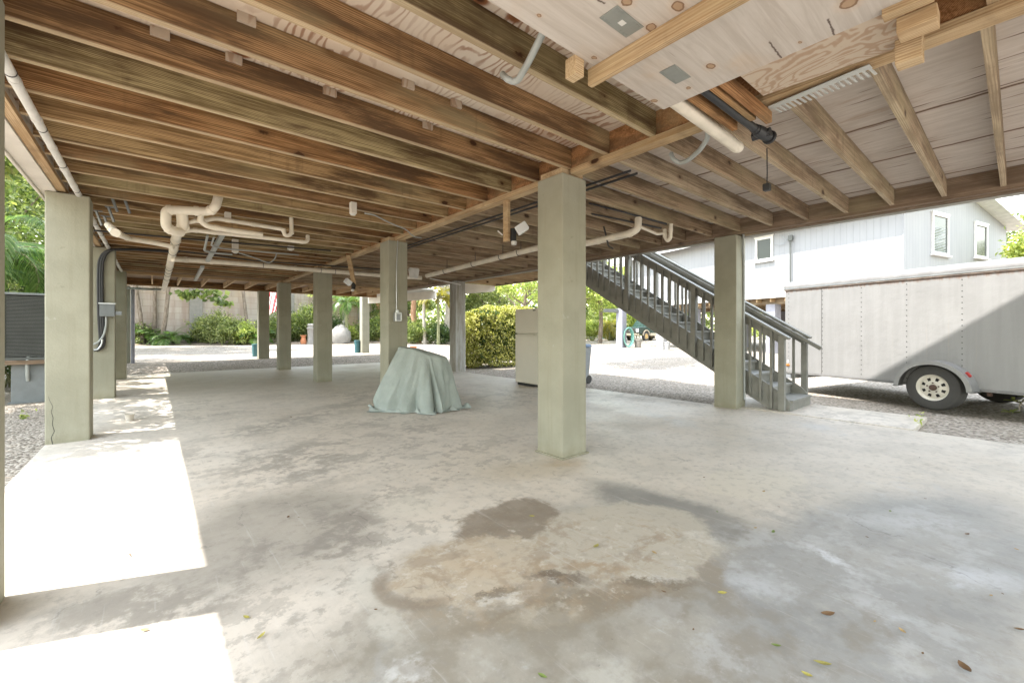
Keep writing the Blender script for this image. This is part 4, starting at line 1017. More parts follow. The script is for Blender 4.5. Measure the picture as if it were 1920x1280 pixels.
c = n.mix(n.ss(f, .3, .7), (.262,.265,.275), (.285,.288,.296)); c = n.mix(n.math('MULTIPLY', gr, .6), c, (.17,.17,.18))
MAT['siding'] = n.end(c, .6, n.bump(n.math('SUBTRACT', 1.0, gr), .5, .006), spec=.3)
zf = 2.66; ze = 5.45; WD = 8.4; LN = 13.0
MB().prism([(0,zf),(-WD,zf),(-WD,ze),(-WD/2,ze+.95),(0,ze)], 'x', 0, LN).build('wall', 'siding', Nb, local=True)
ov = .48
def slope(y): return ze + (.95/(WD/2))*min(-y, WD+y)
for y0_, y1_ in ((ov, -WD/2), (-WD/2, -WD-ov)):
    za_, zb2 = slope(y0_), slope(y1_)
    MB().add([(-ov,y0_,za_+.02),(LN+.4,y0_,za_+.02),(LN+.4,y1_,zb2+.02),(-ov,y1_,zb2+.02),(-ov,y0_,za_+.16),(LN+.4,y0_,za_+.16),(LN+.4,y1_,zb2+.16),(-ov,y1_,zb2+.16)],
             [(0,3,2,1),(4,5,6,7),(0,1,5,4),(1,2,6,5),(2,3,7,6),(3,0,4,7)]).build('roof', 'white_paint', Nb, local=True)
MB().box(-.012, LN, -.002, .014, zf-.06, zf+.18).build('skirt_board', 'white_paint', Nb, local=True)
MB().box(-.02,.02,-.06,.02, zf, ze).build('corner_board', 'siding', Nb, local=True)
def nwin(axis, pa, pb, ptop, pbot, blinds=False):
    a = nl(pa, axis)[0]; b = nl(pb, axis)[0]; pm = (pa+pb)/2; zt, zb = nz(pm, ptop, axis), nz(pm, pbot, axis)
    a, b = min(a, b), max(a, b); f_ = .09
    def B_(m, p, q, o0, o1, z0, z1): 
        return m.box(p, q, o0, o1, z0, z1) if axis == 'x' else m.box(-o1, -o0, -q, -p, z0, z1)
    fr = MB(); B_(fr, a, a+f_, .001, .05, zb, zt); B_(fr, b-f_, b, .001, .05, zb, zt); B_(fr, a+f_, b-f_, .001, .05, zt-f_, zt); B_(fr, a+f_, b-f_, .001, .05, zb, zb+f_)
    w_ = fr.build('window', 'white_paint', Nb, local=True, bevel=.004)
    B_(MB(), a+f_, b-f_, .004, .012, zb+f_, zt-f_).build('pane', 'glass', w_, local=True)
    B_(MB(), a-.05, b+.05, .002, .11, zb-.06, zb-.001).build('sill', 'white_paint', w_, local=True)
    B_(MB(), a-.03, b+.03, .002, .07, zt+.001, zt+.05).build('head_trim', 'white_paint', w_, local=True)
    if blinds:
        m = MB(); z = zb+f_+.02
        while z < zt-f_-.35: B_(m, a+f_+.01, b-f_-.12, .013, .016, z, z+.025); z += .055
        m.build('blind', 'bin_grey', w_, local=True)
nwin('x', 1417, 1450, 445, 489); nwin('y', 1746, 1777, 402, 478, True); nwin('y', 1826, 1850, 420, 484)
# stilts and joists below
for i in range(3):
    for j in range(3):
        x, y = .5+i*4.1, -.45 - j*3.7
        m = MB().box(x-.2, x+.2, y-.2, y+.2, -.1, zf-.31); m.build('stilt', 'lav_post', Nb, local=True)
for y in (-.45, -4.15, -7.85): MB().box(0.05, LN-.05, y-.06, y+.06, zf-.305, zf-.02).build('girder', 'joist_grey', Nb, local=True)
for i in range(21): MB().box(.2+i*.61, .245+i*.61, -8.3, -.08, zf-.22, zf-.012).build('joist', 'lumber', Nb, local=True)
# landing beam seen at the left
# service mast
xm_, dm_ = nl(1485, 'x')
Ms = thing('service_mast', 'slim electrical service mast on the wall of the pale stilt house', 'mast', tuple(Vector((NC.x, NC.y, 0)) + Vector((*(uN*xm_ + vN*.10), 2.7))))
pm_ = Vector((NC.x, NC.y, 0)) + Vector((*(uN*xm_ + vN*.10), 0)); zt_m = nz(1485, 444, 'x')
MB().tube([pm_+Vector((0,0,2.5)), pm_+Vector((0,0,zt_m))], .03, 8).build('pole', 'ac', Ms, smooth=True)
MB().bar(pm_+Vector((0,0,zt_m-.16)), pm_+Vector((0,0,zt_m+.05)), .16, .10).build('weatherhead', 'ac', Ms, bevel=.01)
for k, (px, py) in enumerate(((1467,440),(1452,456))):
    e = pm_ + Vector((*(uN*(nl(px,'x')[0]-xm_) - vN*.03), 0)); e.z = nz(px, py, 'x')
    MB().tube([pm_+Vector((0,0,zt_m-.08)), (pm_+Vector((0,0,zt_m-.08))).lerp(e, .5) - Vector((0,0,.18)), e], .012, 6, smooth_n=.5).build('cable', 'bin_grey', Ms, smooth=True)

# posts at the yard, hose, buckets
def yard(px, pyb, zg=None, d=None):
    """point on the ground under pixel; iterate for the ground height"""
    z = 0.0
    for _ in range(30):
        p = G(px, pyb, z); 
        if p.length > 200 or p.z > 1.1: break
        z = z*.5 + gz(p.x, p.y)*.5
    p = G(px, pyb, z); return p
pp = yard(1165, 651.5); print('post', pp)
T = thing('lavender_post', 'pale lavender stucco post under a small landing with a green hose', 'post', tuple(pp))
MB().box(pp.x-.21, pp.x+.21, pp.y-.21, pp.y+.21, pp.z-.1, 2.5).build('shaft', 'lav_post', T, bevel=.01)
e_ = Vector((RT[0], RT[1], 0))
MB().bar(pp + Vector((0,0,2.5-pp.z-.12)) - e_*1.0, pp + Vector((0,0,2.5-pp.z-.12)) - e_*.22, .3, .2).build('landing_beam', 'ac', T)
Hs = thing('garden_hose', 'green garden hose coiled on the lavender post', 'hose', tuple(pp + Vector((0,0,.6))))
cc = pp + e_*.33 - Vector((FW[0], FW[1], 0))*.18
for k in range(5):
    pts = [cc + e_*(math.cos(a)*(.20+.02*k)) + Vector((FW[0]*(-.05*k), FW[1]*(-.05*k), .60+math.sin(a)*(.48+.015*k))) for a in [2*PI*i/24 for i in range(25)]]
    MB().tube(pts, .026, 6, caps=False).build('hose_loop', 'hose', Hs, smooth=True)
p2 = yard(1241, 655.5)
T = thing('lavender_post', 'white stilt post beside a white bucket behind the stairs', 'post', tuple(p2)); MB().box(p2.x-.2, p2.x+.2, p2.y-.2, p2.y+.2, p2.z-.1, 2.6).build('shaft', 'bucket_white', T, bevel=.01)
def bucket(px, pyb, wpx, hpx, mat, label, nm='bucket', cat='bucket'):
    p = yard(px, pyb); d = p.x*FW[0] + p.y*FW[1]; r = wpx*d/F/2; h = hpx*d/F
    t = thing(nm, label, cat, tuple(p))
    MB().lathe([(r*.86, p.z-.02), (r, p.z+h), (r*.93, p.z+h), (r*.8, p.z+.05)], (p.x, p.y, 0), seg=20).build('tub', mat, t, smooth=True)
    MB().lathe([(r*1.0, p.z+h*.93), (r*1.07, p.z+h*.93), (r*1.07, p.z+h), (r*1.0, p.z+h*1.005)], (p.x, p.y, 0), seg=20).build('rolled_rim', mat, t)
    return t
bucket(1196, 651.5, 13, 15, 'bucket_cream', 'cream bucket on the gravel in front of the green truck')
bucket(1251, 656, 11, 15, 'bucket_white', 'white bucket right of the white stilt post')
bucket(1112, 637, 10, 13, 'bin_grey', 'grey planter tub under the bright tree', 'planter', 'planter')
bucket(1122, 637.5, 10, 13, 'lav_post', 'pale planter tub beside the teal tub', 'planter', 'planter')
bucket(1132.5, 635, 9.5, 15, 'teal', 'teal planter tub at the edge of the far gravel', 'planter', 'planter')
bucket(479, 668, 12, 23, 'teal', 'blue planter left of the far middle column', 'planter', 'planter')
bucket(670, 661, 11, 23, 'teal', 'teal planter beside the distant sunlit column', 'planter', 'planter')
bucket(775, 655, 13, 6, 'terracotta', 'shallow terracotta pot showing behind the draped cover', 'pot', 'pot')
# urn
p = yard(569, 645); t = MB().lathe([(.16,0),(.19,.10),(.20,.22),(.15,.36),(.13,.46),(.15,.52),(.20,.58),(.20,.62)], (0,0,0), seg=20).build('clay_urn', 'terracotta', smooth=True); t.location = p; tag(t, 'terracotta urn on the gravel before the green shrubs', 'urn')
# carved stump
p = yard(583, 645); d = p.x*FW[0] + p.y*FW[1]
t = MB().lathe([(.26,0),(.22,.3),(.2,.7),(.22,1.0),(.27,1.12),(.2,1.2),(.24,1.34),(.15,1.42)], (0,0,0), seg=14); t.v = [(x*(1+.1*math.sin(3*z*5+4*math.atan2(y,x))), y, z) for x,y,z in t.v]
t = t.build('stone_pedestal', 'boulder', smooth=True); t.location = p; tag(t, 'pale weathered stone pedestal beside the terracotta urn', 'pedestal')
# boulder
p = yard(636, 644); m = MB().lathe([(.75,0),(.8,.35),(.72,.8),(.55,1.15),(.3,1.4),(.08,1.48)], (0,0,0), seg=18); m.v = [(x*(1+.14*math.sin(2.3*z+3*math.atan2(y,x))), y*(1+.12*math.cos(3*z+2*math.atan2(y,x))), z*.88*(1+.1*math.sin(x*3)) + .07*math.sin(5*z+4*math.atan2(y,x)) + .05*math.sin(9*math.atan2(y,x)+7*z)) for x,y,z in m.v]
t = m.build('boulder', 'boulder', smooth=True); t.location = p; tag(t, 'large pale rounded boulder by the shrubs at the back', 'boulder')

# ================================================================== truck
tp = yard(1212, 638.8); td = tp.x*FW[0]+tp.y*FW[1]; print('truck', tp, td)
fwd_ = Vector((-.80*RT[0] - .60*FW[0], -.80*RT[1] - .60*FW[1])).normalized()
ta = math.atan2(fwd_.y, fwd_.x)
Tk = thing('pickup_truck', 'dark green off-road truck with gold wheels parked beyond the stairs', 'truck', tuple(tp), ta)
# local: x forward, wheel (front, near side) at x=0, y=0
sd = 1 if Vector((-fwd_.y, fwd_.x)).dot(Vector((FW[0],FW[1]))) < 0 else -1     # near side sign
def Y(y): return -sd*y          # y>0 goes away from the viewer
prof = [(.95,.62),(.98,1.05),(.93,1.13),(-.45,1.22),(-.95,1.72),(-2.6,1.74),(-3.1,1.2),(-3.9,1.18),(-3.95,.6),(-.55,.52),(-.48,.72),(-.30,.88),(0,.93),(.30,.88),(.46,.72),(.52,.55)]
MB().prism(prof, 'y', Y(.03), Y(1.75)).build('body', 'truck_green', Tk, local=True, bevel=.04)
MB().prism([(-.62,1.22),(-1.05,1.66),(-1.8,1.68),(-1.8,1.22)], 'y', Y(.02), Y(.025)).build('side_window', 'glass', Tk, local=True)
MB().add([(-.50,Y(.2),1.25),(-.50,Y(1.58),1.25),(-.92,Y(1.5),1.69),(-.92,Y(.28),1.69)], [(0,1,2,3)]).build('windshield', 'glass', Tk, local=True)
MB().box(.96, .995, *sorted((Y(.30),Y(1.48))), .70, 1.02).build('grille', 'dark', Tk, local=True)
m = MB(); [m.box(.996, 1.005, *sorted((Y(.32),Y(1.46))), z, z+.02) for z in (.75,.83,.91,.98)]; m.build('grille_bars', 'zinc', Tk, local=True)
MB().lathe([(.07,0),(.06,.015)], (1.0, Y(.89), .87), 'x', 16).build('emblem', 'lens', Tk, local=True)
for y in (.17, 1.61): MB().box(.955, .998, *sorted((Y(y-.13),Y(y+.13))), .72, 1.0).build('headlight', 'lens', Tk, local=True, bevel=.01)
MB().box(.96, 1.14, *sorted((Y(-.02),Y(1.8))), .42, .62).build('bumper', 'truck_tan', Tk, local=True, bevel=.03)
MB().box(-3.9, -.55, *sorted((Y(-.02),Y(.03))), .42, .64).build('rocker_panel', 'truck_tan', Tk, local=True, bevel=.02)
for xw in (0, -2.9):
    arcp = [(xw+.47*math.cos(R(a)), .44+.47*math.sin(R(a))) for a in range(0,181,15)] + [(xw+.40*math.cos(R(a)), .44+.40*math.sin(R(a))) for a in range(180,-1,-15)]
    k = len(arcp)//2; m = MB()
    vs = [(x, Y(-.04), z) for x, z in arcp] + [(x, Y(.06), z) for x, z in arcp]
    K2 = len(arcp); fs = [(i, i+1, K2-2-i, K2-1-i) for i in range(k-1)] + [(K2+i, K2+i+1, 2*K2-2-i, 2*K2-1-i) for i in range(k-1)] + [(i, (i+1)%K2, K2+(i+1)%K2, K2+i) for i in range(K2)]
    m.add(vs, fs).build('fender_flare', 'truck_tan', Tk, local=True)
    for yw in (.05, 1.6):
        t = MB().lathe([(.2,-.11),(.33,-.12),(.375,-.08),(.375,.08),(.33,.12),(.2,.11)], (xw, Y(yw+.05), .375), 'y', 28, False).build('tyre', 'rubber', Tk, local=True, smooth=True)
        MB().lathe([(.02, Y(yw-.05)), (.10, Y(yw-.06)), (.17, Y(yw-.03)), (.22, Y(yw-.07)), (.23, Y(yw-.06))], (xw, 0, .375), 'y', 24).build('rim', 'gold', t, local=True, smooth=True)
        h = MB(); [h.lathe([(.03, Y(yw-.066)), (.03, Y(yw-.064))], (xw+.125*math.cos(2*PI*q/6), 0, .375+.125*math.sin(2*PI*q/6)), 'y', 8) for q in range(6)]; h.build('rim_holes', 'dark', t, local=True)

# ================================================================== back garden wall
n = N('block_wall'); v = n.obj()
br = n('ShaderNodeTexBrick', {'Vector': n.mapv(n.comb(n.sep(v)[0], n.sep(v)[2], 0.0), (1,1,1)), 'Color1': (.36,.305,.26), 'Color2': (.42,.365,.315), 'Mortar': (.22,.185,.155), 'Scale': 1.0, 'Mortar Size': .009, 'Mortar Smooth': .2, 'Bias': 0.0, 'Brick Width': .8, 'Row Height': .42})
st_ = n.noise(n.mapv(v, (1.8,1,.25)), 1.0, 5, .65); st2 = n.noise(v, .35, 3)
c = n.mix(n.math('MULTIPLY', n.ss(st_, .45, .68), .6), br, (.27,.19,.155)); c = n.mix(n.math('MULTIPLY', n.ss(st2, .5, .65), .35), c, (.50,.36,.22))
MAT['block'] = n.end(c, .9, n.bump(n.noise(v, 8, 4), .4, .02), spec=.15)
WL = thing('garden_wall', 'tall pale concrete block wall along the back of the yard', 'wall', (3, 36.2, .3), kind='thing')
MB().box(-14, 15.2, 36.2, 36.5, -.1, 5.3).build('block_panel', 'block', WL)
for x in (-9.2, -3.6, 2.15, 7.9, 13.6): MB().box(x-.36, x+.36, 36.02, 36.6, -.1, 5.45).build('pilaster', 'boulder', WL, bevel=.02)
# flag
p0_ = DP(503, 548, 20.5); p1_ = DP(521, 546, 20.5)
Fg = thing('striped_flag', 'red and white striped flag hanging between the far columns', 'flag', tuple(p0_))
NXf, NZf = 14, 16
ex = (p1_-p0_)*1.05; Hf = (592-548)*20.5/F
def fp(i, j): 
    a, b = i/NXf, j/NZf
    return p0_ + ex*a*(1-.22*b) + Vector((FW[0],FW[1],0))*(.06*math.sin(6*a+2*b)) - Vector((0,0,Hf*b*(1.0-.18*a)))
vs = [tuple(fp(i,j)-p0_) for j in range(NZf+1) for i in range(NXf+1)]
fr_ = [[],[]]
for j in range(NZf):
    for i in range(NXf):
        fr_[((i+j//3)//2) % 2].append((j*(NXf+1)+i, j*(NXf+1)+i+1, (j+1)*(NXf+1)+i+1, (j+1)*(NXf+1)+i))
rawmesh('red_stripes', vs, fr_[0], 'flag_red', Fg, True); rawmesh('white_stripes', vs, fr_[1], 'flag_white', Fg, True)
for o_ in Fg.children:
    s_ = o_.modifiers.new('th', 'SOLIDIFY'); s_.thickness = .004
MB().bar(p0_ + Vector((0,0,.03)) - ex*.1, p0_ + Vector((0,0,.03)) + ex*1.1, .02, .02).build('flag_rod', 'conduit', Fg)
# ================================================================== vegetation
NG = np.random.default_rng(11)
def leaf_arrays(P, size, aspect=.45, up=.35, fold=.18, dirs=None, jitter=.35):
    """one folded four-point leaf per centre P"""
    P = np.asarray(P, float); k = len(P)
    d = NG.normal(size=(k,3)) if dirs is None else dirs + NG.normal(size=(k,3))*.25
    d[:,2] -= .15; d /= np.linalg.norm(d, axis=1, keepdims=True)
    nr = NG.normal(size=(k,3)); nr[:,2] += up*2.5
    nr -= d*np.sum(nr*d, axis=1, keepdims=True); nr /= np.linalg.norm(nr, axis=1, keepdims=True)
    sd = np.cross(d, nr); s = (size*(1 + jitter*NG.uniform(-1, 1, k)))[:,None]
    base = P - d*s*.5; tip = P + d*s*.5 - nr*s*.08
    l = P + sd*s*aspect*.5 + nr*s*fold*aspect; r = P - sd*s*aspect*.5 + nr*s*fold*aspect
    V = np.stack([base, r, tip, l], 1).reshape(-1, 3)
    i = np.arange(k)*4
    Fc = np.stack([i, i+1, i+2, i, i+2, i+3], 1).reshape(-1, 3)
    return V, Fc
def np_mesh(name, V, Fc, mat, parent=None, off=(0,0,0)):
    me = bpy.data.meshes.new(name); V = np.asarray(V, np.float32) - np.asarray(off, np.float32); k = Fc.shape[1]
    me.vertices.add(len(V)); me.vertices.foreach_set('co', V.ravel())
    me.loops.add(Fc.size); me.loops.foreach_set('vertex_index', Fc.ravel().astype(np.int32))
    me.polygons.add(len(Fc)); me.polygons.foreach_set('loop_start', (np.arange(len(Fc))*k).astype(np.int32))
    me.update(calc_edges=True); me.materials.append(MAT[mat] if isinstance(mat, str) else mat)
    o = bpy.data.objects.new(name, me); COL.objects.link(o)
    if parent is not None: o.parent = parent
    return o
MAT['leaf_bright'] = leafmat('leaf_bright', (.15,.195,.05), (.28,.33,.10), (.46,.46,.18), .5)
MAT['leaf_mid'] = leafmat('leaf_mid', (.05,.08,.022), (.13,.17,.052), (.27,.29,.11), .42)
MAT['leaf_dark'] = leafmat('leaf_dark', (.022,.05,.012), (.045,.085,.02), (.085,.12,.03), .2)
MAT['leaf_hedge'] = leafmat('leaf_hedge', (.09,.10,.02), (.40,.40,.09), (.78,.72,.30), .22)
MAT['leaf_shrub'] = leafmat('leaf_shrub', (.08,.11,.04), (.20,.235,.09), (.38,.39,.18), .4)
MAT['palm'] = leafmat('palm_leaf', (.05,.11,.03), (.10,.17,.05), (.17,.23,.09), .4, .35)
MAT['palm_gold'] = leafmat('gold_palm_leaf', (.16,.15,.025), (.24,.21,.04), (.33,.27,.06), .45, .4)
MAT['bark'] = bark('bark', (.13,.10,.075), (.24,.20,.16)); MAT['bark_red'] = bark('bark_red', (.30,.16,.09), (.42,.26,.17))
MAT['bark_pale'] = bark('bark_pale', (.30,.27,.23), (.44,.40,.35)); MAT['stem'] = bark('stem', (.12,.13,.06), (.22,.22,.13))
def clumps(c, rad, nclump, nleaf, csize, shell=.55, flat=.75):
    """leaf centres gathered in clumps that fill an ellipsoid, denser to its outside"""
    u = NG.normal(size=(nclump,3)); u /= np.linalg.norm(u, axis=1, keepdims=True)
    rr = shell + (1-shell)*NG.uniform(0,1,(nclump,1)); rr *= NG.uniform(.72,1.08,(nclump,1))
    C_ = np.asarray(c) + u*rr*np.asarray(rad)
    per = np.maximum(3, (NG.uniform(.4,1.6,nclump)*nleaf/nclump).astype(int))
    P = np.repeat(C_, per, 0); q = NG.normal(size=P.shape)*csize*.55; q[:,2] *= flat
    return P + q, C_
def limbs(m, base, top, rad, r0, targets, k=6):
    base, top = Vector(base), Vector(top)
    bend = Vector((random.uniform(-.1,.1), random.uniform(-.1,.1), 0))*(top-base).length
    pts = [base, base.lerp(top,.35)+bend*.7, base.lerp(top,.7)+bend*.5, top]
    m.tube(pts, [r0, r0*.8, r0*.62, r0*.4], 9)
    for t in random.sample(list(targets), min(k, len(targets))):
        s = pts[1].lerp(top, random.uniform(.1,.9)); e = Vector(t); mid = s.lerp(e,.5) + Vector((0,0,-.08*(e-s).length))
        m.tube([s, mid, e], [r0*.42, r0*.28, r0*.08], 6)
def tree(name, label, cat, x, y, crown, rad, nleaf, size, mat, trunk=.12, bk='bark', nclump=None, csize=None, group=None, asp=.45, lean=(0,0), kl=7):
    g = gz(x, y); t = thing(name, label, cat, (x, y, g), 0, group)
    cx, cy, cz = crown; csize = csize or min(rad)*.42; nclump = nclump or max(14, nleaf//160)
    P, C_ = clumps((cx,cy,cz), rad, nclump, nleaf, csize)
    P = P[P[:,2] > g+.05]
    V, Fc = leaf_arrays(P, size, asp); np_mesh('crown', V, Fc, mat, t, (x,y,g))
    m = MB(); limbs(m, (x+lean[0],y+lean[1],g-.1), (cx,cy,cz+rad[2]*.2), rad, trunk, C_, kl); m.build('trunk', bk, t, smooth=True)
    return t
def shrub(name, label, cat, x, y, w, h, nleaf, size, mat, group=None, asp=.4, d=None):
    g = gz(x, y); t = thing(name, label, cat, (x, y, g), 0, group)
    P, C_ = clumps((x,y,g+h*.52), (w/2, (d or w)/2, h*.52), max(10, nleaf//60), nleaf, min(w,h)*.20, .35)
    P = P[P[:,2] > g+.03]
    V, Fc = leaf_arrays(P, size, asp); np_mesh('foliage', V, Fc, mat, t, (x,y,g))
    m = MB()
    for q in C_[NG.choice(len(C_), min(9, len(C_)), False)]:
        m.tube([(x+random.uniform(-.1,.1)*w, y+random.uniform(-.1,.1)*w, g-.05), tuple((np.array((x,y,g))*.35+q*.65)+np.array((0,0,.05))), tuple(q)], [.022,.015,.006], 5)
    m.build('stems', 'stem', t, smooth=True)
    return t
def frond_arrays(base, az, el, L_, droop, nl, ll, lw, hang=.5, V=None):
    """feather palm frond: returns rachis points and leaflet quads"""
    pts = []; p = np.array(base, float); a = el; st = L_/14
    for i in range(15):
        pts.append(p.copy()); p = p + st*np.array((math.cos(a)*math.cos(az), math.cos(a)*math.sin(az), math.sin(a))); a -= droop/14*(1+.8*i/14)
    pts = np.array(pts); vs = []; fs = []
    side = np.array((-math.sin(az), math.cos(az), 0))
    for i in range(nl):
        f = .12 + .88*i/(nl-1); x = f*14; k = min(13, int(x)); q = pts[k]*(1-(x-k)) + pts[k+1]*(x-k); tg = pts[k+1]-pts[k]; tg /= np.linalg.norm(tg)
        Lf = ll*(.35+.65*math.sin(PI*min(1,f*.9+.12)))*random.uniform(.85,1.1)
        for s in (-1,1):
            d = side*s*.85 + tg*.65 + np.array((0,0,-hang*.5+random.uniform(-.12,.12))); d /= np.linalg.norm(d)
            d2 = d + np.array((0,0,-hang*1.1)); d2 /= np.linalg.norm(d2)
            wv = np.cross(d, np.cross(d, side*s)+np.array((0,0,.7))); wv /= np.linalg.norm(wv)
            b = len(vs); m_ = q + d*Lf*.5; e = m_ + d2*Lf*.5
            vs += [q - wv*lw*.3, q + wv*lw*.3, m_ + wv*lw*.5, m_ - wv*lw*.5, e]
            fs += [(b,b+1,b+2), (b,b+2,b+3), (b+3,b+2,b+4)]
    return pts, vs, fs
def palm(label, x, y, zc, nfr, L_, mat='palm', trunk=.12, el=(.1,1.3), droop=(1.2,2.2), ll=.5, lw=.035, nl=30, hang=.5, azr=(0,2*PI), group=None, lean=(0,0)):
    g = gz(x, y); t = thing('palm', label, 'palm', (x,y,g), 0, group)
    vs = []; fs = []; m = MB()
    for i in range(nfr):
        az = azr[0] + (azr[1]-azr[0])*((i*.618034) % 1); e = random.uniform(*el)
        pts, v_, f_ = frond_arrays((x+lean[0]+.05*math.cos(az), y+lean[1]+.05*math.sin(az), zc+random.uniform(-.1,.1)), az, e, L_*random.uniform(.8,1.1), random.uniform(*droop), nl, ll, lw, hang)
        b = len(vs); vs += v_; fs += [tuple(k+b for k in f) for f in f_]
        m.tube([tuple(q) for q in pts[::2]], [.018*(1-i_/8)+.004 for i_ in range(len(pts[::2]))], 5)
    np_mesh('fronds', np.array(vs), np.array(fs), mat, t, (x,y,g))
    if trunk and zc > g+.3: m.tube([(x,y,g-.1),(x+lean[0]*.4,y+lean[1]*.4,(g+zc)/2),(x+lean[0],y+lean[1],zc+.05)], [trunk*1.25,trunk,trunk*.9], 10)
    m.build('trunk', 'stem', t, smooth=True)
    return t

# --- clipped hedge
def hedge():
    x0, x1, y0, y1, h = 7.85, 12.2, 11.25, 12.9, 2.16
    t = thing('clipped_hedge', 'rounded clipped hedge of small yellow-green leaves beside the refrigerator', 'hedge', ((x0+x1)/2, (y0+y1)/2, gz(9,12)))
    k = 34000; g = gz(9,12)
    U = NG.uniform(-1,1,(k,3)); ax = NG.integers(0,3,k); U[np.arange(k), ax] = np.sign(U[np.arange(k), ax])
    U[:,2] = np.where((ax==2), 1, U[:,2])
    pw = 3.0; nrm = (np.abs(U)**pw).sum(1)**(1/pw); S_ = U/nrm[:,None]
    lump = 1 + .045*np.sin(S_[:,0]*9+S_[:,2]*5)*np.sin(S_[:,1]*7+1+S_[:,2]*6) + .03*np.sin(S_[:,0]*23+2)*np.sin(S_[:,2]*17)
    depth = 1 - np.abs(NG.normal(size=k))*.085
    S_ = S_*(lump*depth)[:,None]
    P = np.stack([(x0+x1)/2 + S_[:,0]*(x1-x0)/2, (y0+y1)/2 + S_[:,1]*(y1-y0)/2, g + h*.44 + S_[:,2]*h*.56], 1); P = P[P[:,2] > g+.01]
    # lower skirts thin out
    keep = NG.uniform(0,1,len(P)) < np.clip((P[:,2]-g)/.45 + .8, 0, 1); P = P[keep]
    V, Fc = leaf_arrays(P, .08, .5, .3); np_mesh('foliage', V, Fc, 'leaf_hedge', t, t.location)
    m = MB()
    for i in range(16):
        x = random.uniform(x0+.4,x1-.4); y = random.uniform(y0+.4,y1-.5); m.tube([(x,y,g-.05),(x+.1,y+.1,g+.7),(x+random.uniform(-.4,.4),y+random.uniform(-.3,.3),g+1.6)], [.03,.024,.01], 6)
    m.build('stems', 'bark', t, smooth=True)
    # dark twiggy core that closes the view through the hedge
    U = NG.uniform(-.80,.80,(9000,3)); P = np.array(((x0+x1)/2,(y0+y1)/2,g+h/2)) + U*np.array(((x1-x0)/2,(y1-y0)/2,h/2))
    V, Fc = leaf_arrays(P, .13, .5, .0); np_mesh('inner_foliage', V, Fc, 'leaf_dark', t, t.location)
hedge()

# --- left side: foliage outside the slab
palm('drooping feather palm behind the air conditioner', -2.7, 13.6, 2.75, 22, 2.3, ll=.62, lw=.036, nl=46, hang=.9, el=(.0,1.2), droop=(1.5,2.6))
palm('low arching palm left of the cracked column', -3.1, 12.3, 1.7, 16, 1.9, ll=.55, lw=.035, nl=40, hang=.8, el=(.3,1.2), droop=(1.2,2.2))
tree('leafy_tree', 'fine leaved green tree towering behind the palms at the left', 'tree', -3.4, 17.5, (-3.6,17.3,4.3), (2.2,2.6,3.0), 15000, .14, 'leaf_mid', .14, csize=.7)
tree('leafy_tree', 'shade tree just outside the left edge of the slab', 'tree', -4.4, 8.2, (-3.45,8.3,4.4), (1.1,3.4,.9), 15000, .15, 'leaf_mid', .12, nclump=150, csize=.36)
tree('leafy_tree', 'open crowned tree shading the left row of columns', 'tree', -4.2, 11.2, (-2.3,9.9,4.5), (1.05,3.9,.8), 5200, .15, 'leaf_mid', .11, nclump=85, csize=.28)
tree('leafy_tree', 'dense tree beyond the left corner of the house', 'tree', -4.6, 21, (-3.6,20.5,4.4), (2.6,3.0,2.4), 9000, .17, 'leaf_mid', .16, csize=.6)
shrub('shrub', 'dark shrub behind the timber platform at the left', 'shrub', -2.6, 14.6, 2.4, 2.2, 5000, .12, 'leaf_dark')
shrub('shrub', 'tall dark thicket filling the left boundary', 'shrub', -4.6, 15.4, 3.2, 3.4, 9000, .14, 'leaf_dark')

tree('leafy_tree', 'broad shade tree over the gravel behind the left columns', 'tree', -6.2, 27.5, (-1.3,27.6,6.8), (4.6,5.2,1.2), 30000, .24, 'leaf_dark', .2, nclump=90, csize=.6)
tree('leafy_tree', 'tall shade tree hidden behind the big foreground column', 'tree', 11.1, 10.3, (10.6,9.3,7.2), (2.6,1.5,1.0), 6500, .2, 'leaf_mid', .16, nclump=70, csize=.5)
# --- planting bed along the garden wall
bed = [(258,27,1.5,1.25,'leaf_shrub','yellow-green shrub under the three slim trunks'), (296,28.5,2.0,1.1,'leaf_mid','low dark shrub between the slim trunks'),
       (352,29.5,1.5,1.1,'leaf_dark','dark green shrub in front of the wall pilaster'), (385,28.8,2.0,1.9,'leaf_shrub','tall pale green shrub right of the wall pilaster'),
       (412,28.4,2.2,2.1,'leaf_shrub','broad pale green shrub before the block wall'), (440,28,2.3,1.7,'leaf_shrub','rounded pale shrub left of the far middle column'),
       (466,28,1.8,1.5,'leaf_bright','bright leafy shrub beside the far middle column'), (512,30.2,2.3,2.0,'leaf_mid','green shrub under the striped flag'),
       (556,31.6,2.6,2.2,'leaf_mid','thick shrub behind the terracotta urn'), (583,32.2,2.4,2.9,'leaf_mid','tall shrub behind the stone pedestal'),
       (617,33,2.4,2.2,'leaf_dark','dark shrub around the pale boulder'), (658,32.6,1.9,1.5,'leaf_bright','pale yellow shrub left of the distant sunlit column'),
       (700,33.5,2.8,2.2,'leaf_mid','shrub right of the distant sunlit column')]
for px, d, w_, h, mt, lb in bed:
    p = BX(px, d, 0); shrub('shrub', lb, 'shrub', p.x, p.y, w_, h, int(2600*w_*h/3), .17, mt, 'shrubs in the bed along the garden wall')
for px, d, lb in ((283,27.5,'fan-shaped palmetto at the foot of the slim trunks'), (318,27.2,'spiky palmetto right of the slim trunks'), (480,28.3,'small palmetto behind the far middle column')):
    p = BX(px, d, 0); palm(lb, p.x, p.y, gz(p.x,p.y)+.35, 20, 1.35, trunk=0, ll=.5, lw=.05, nl=20, hang=.25, el=(.3,1.4), droop=(.8,1.6))
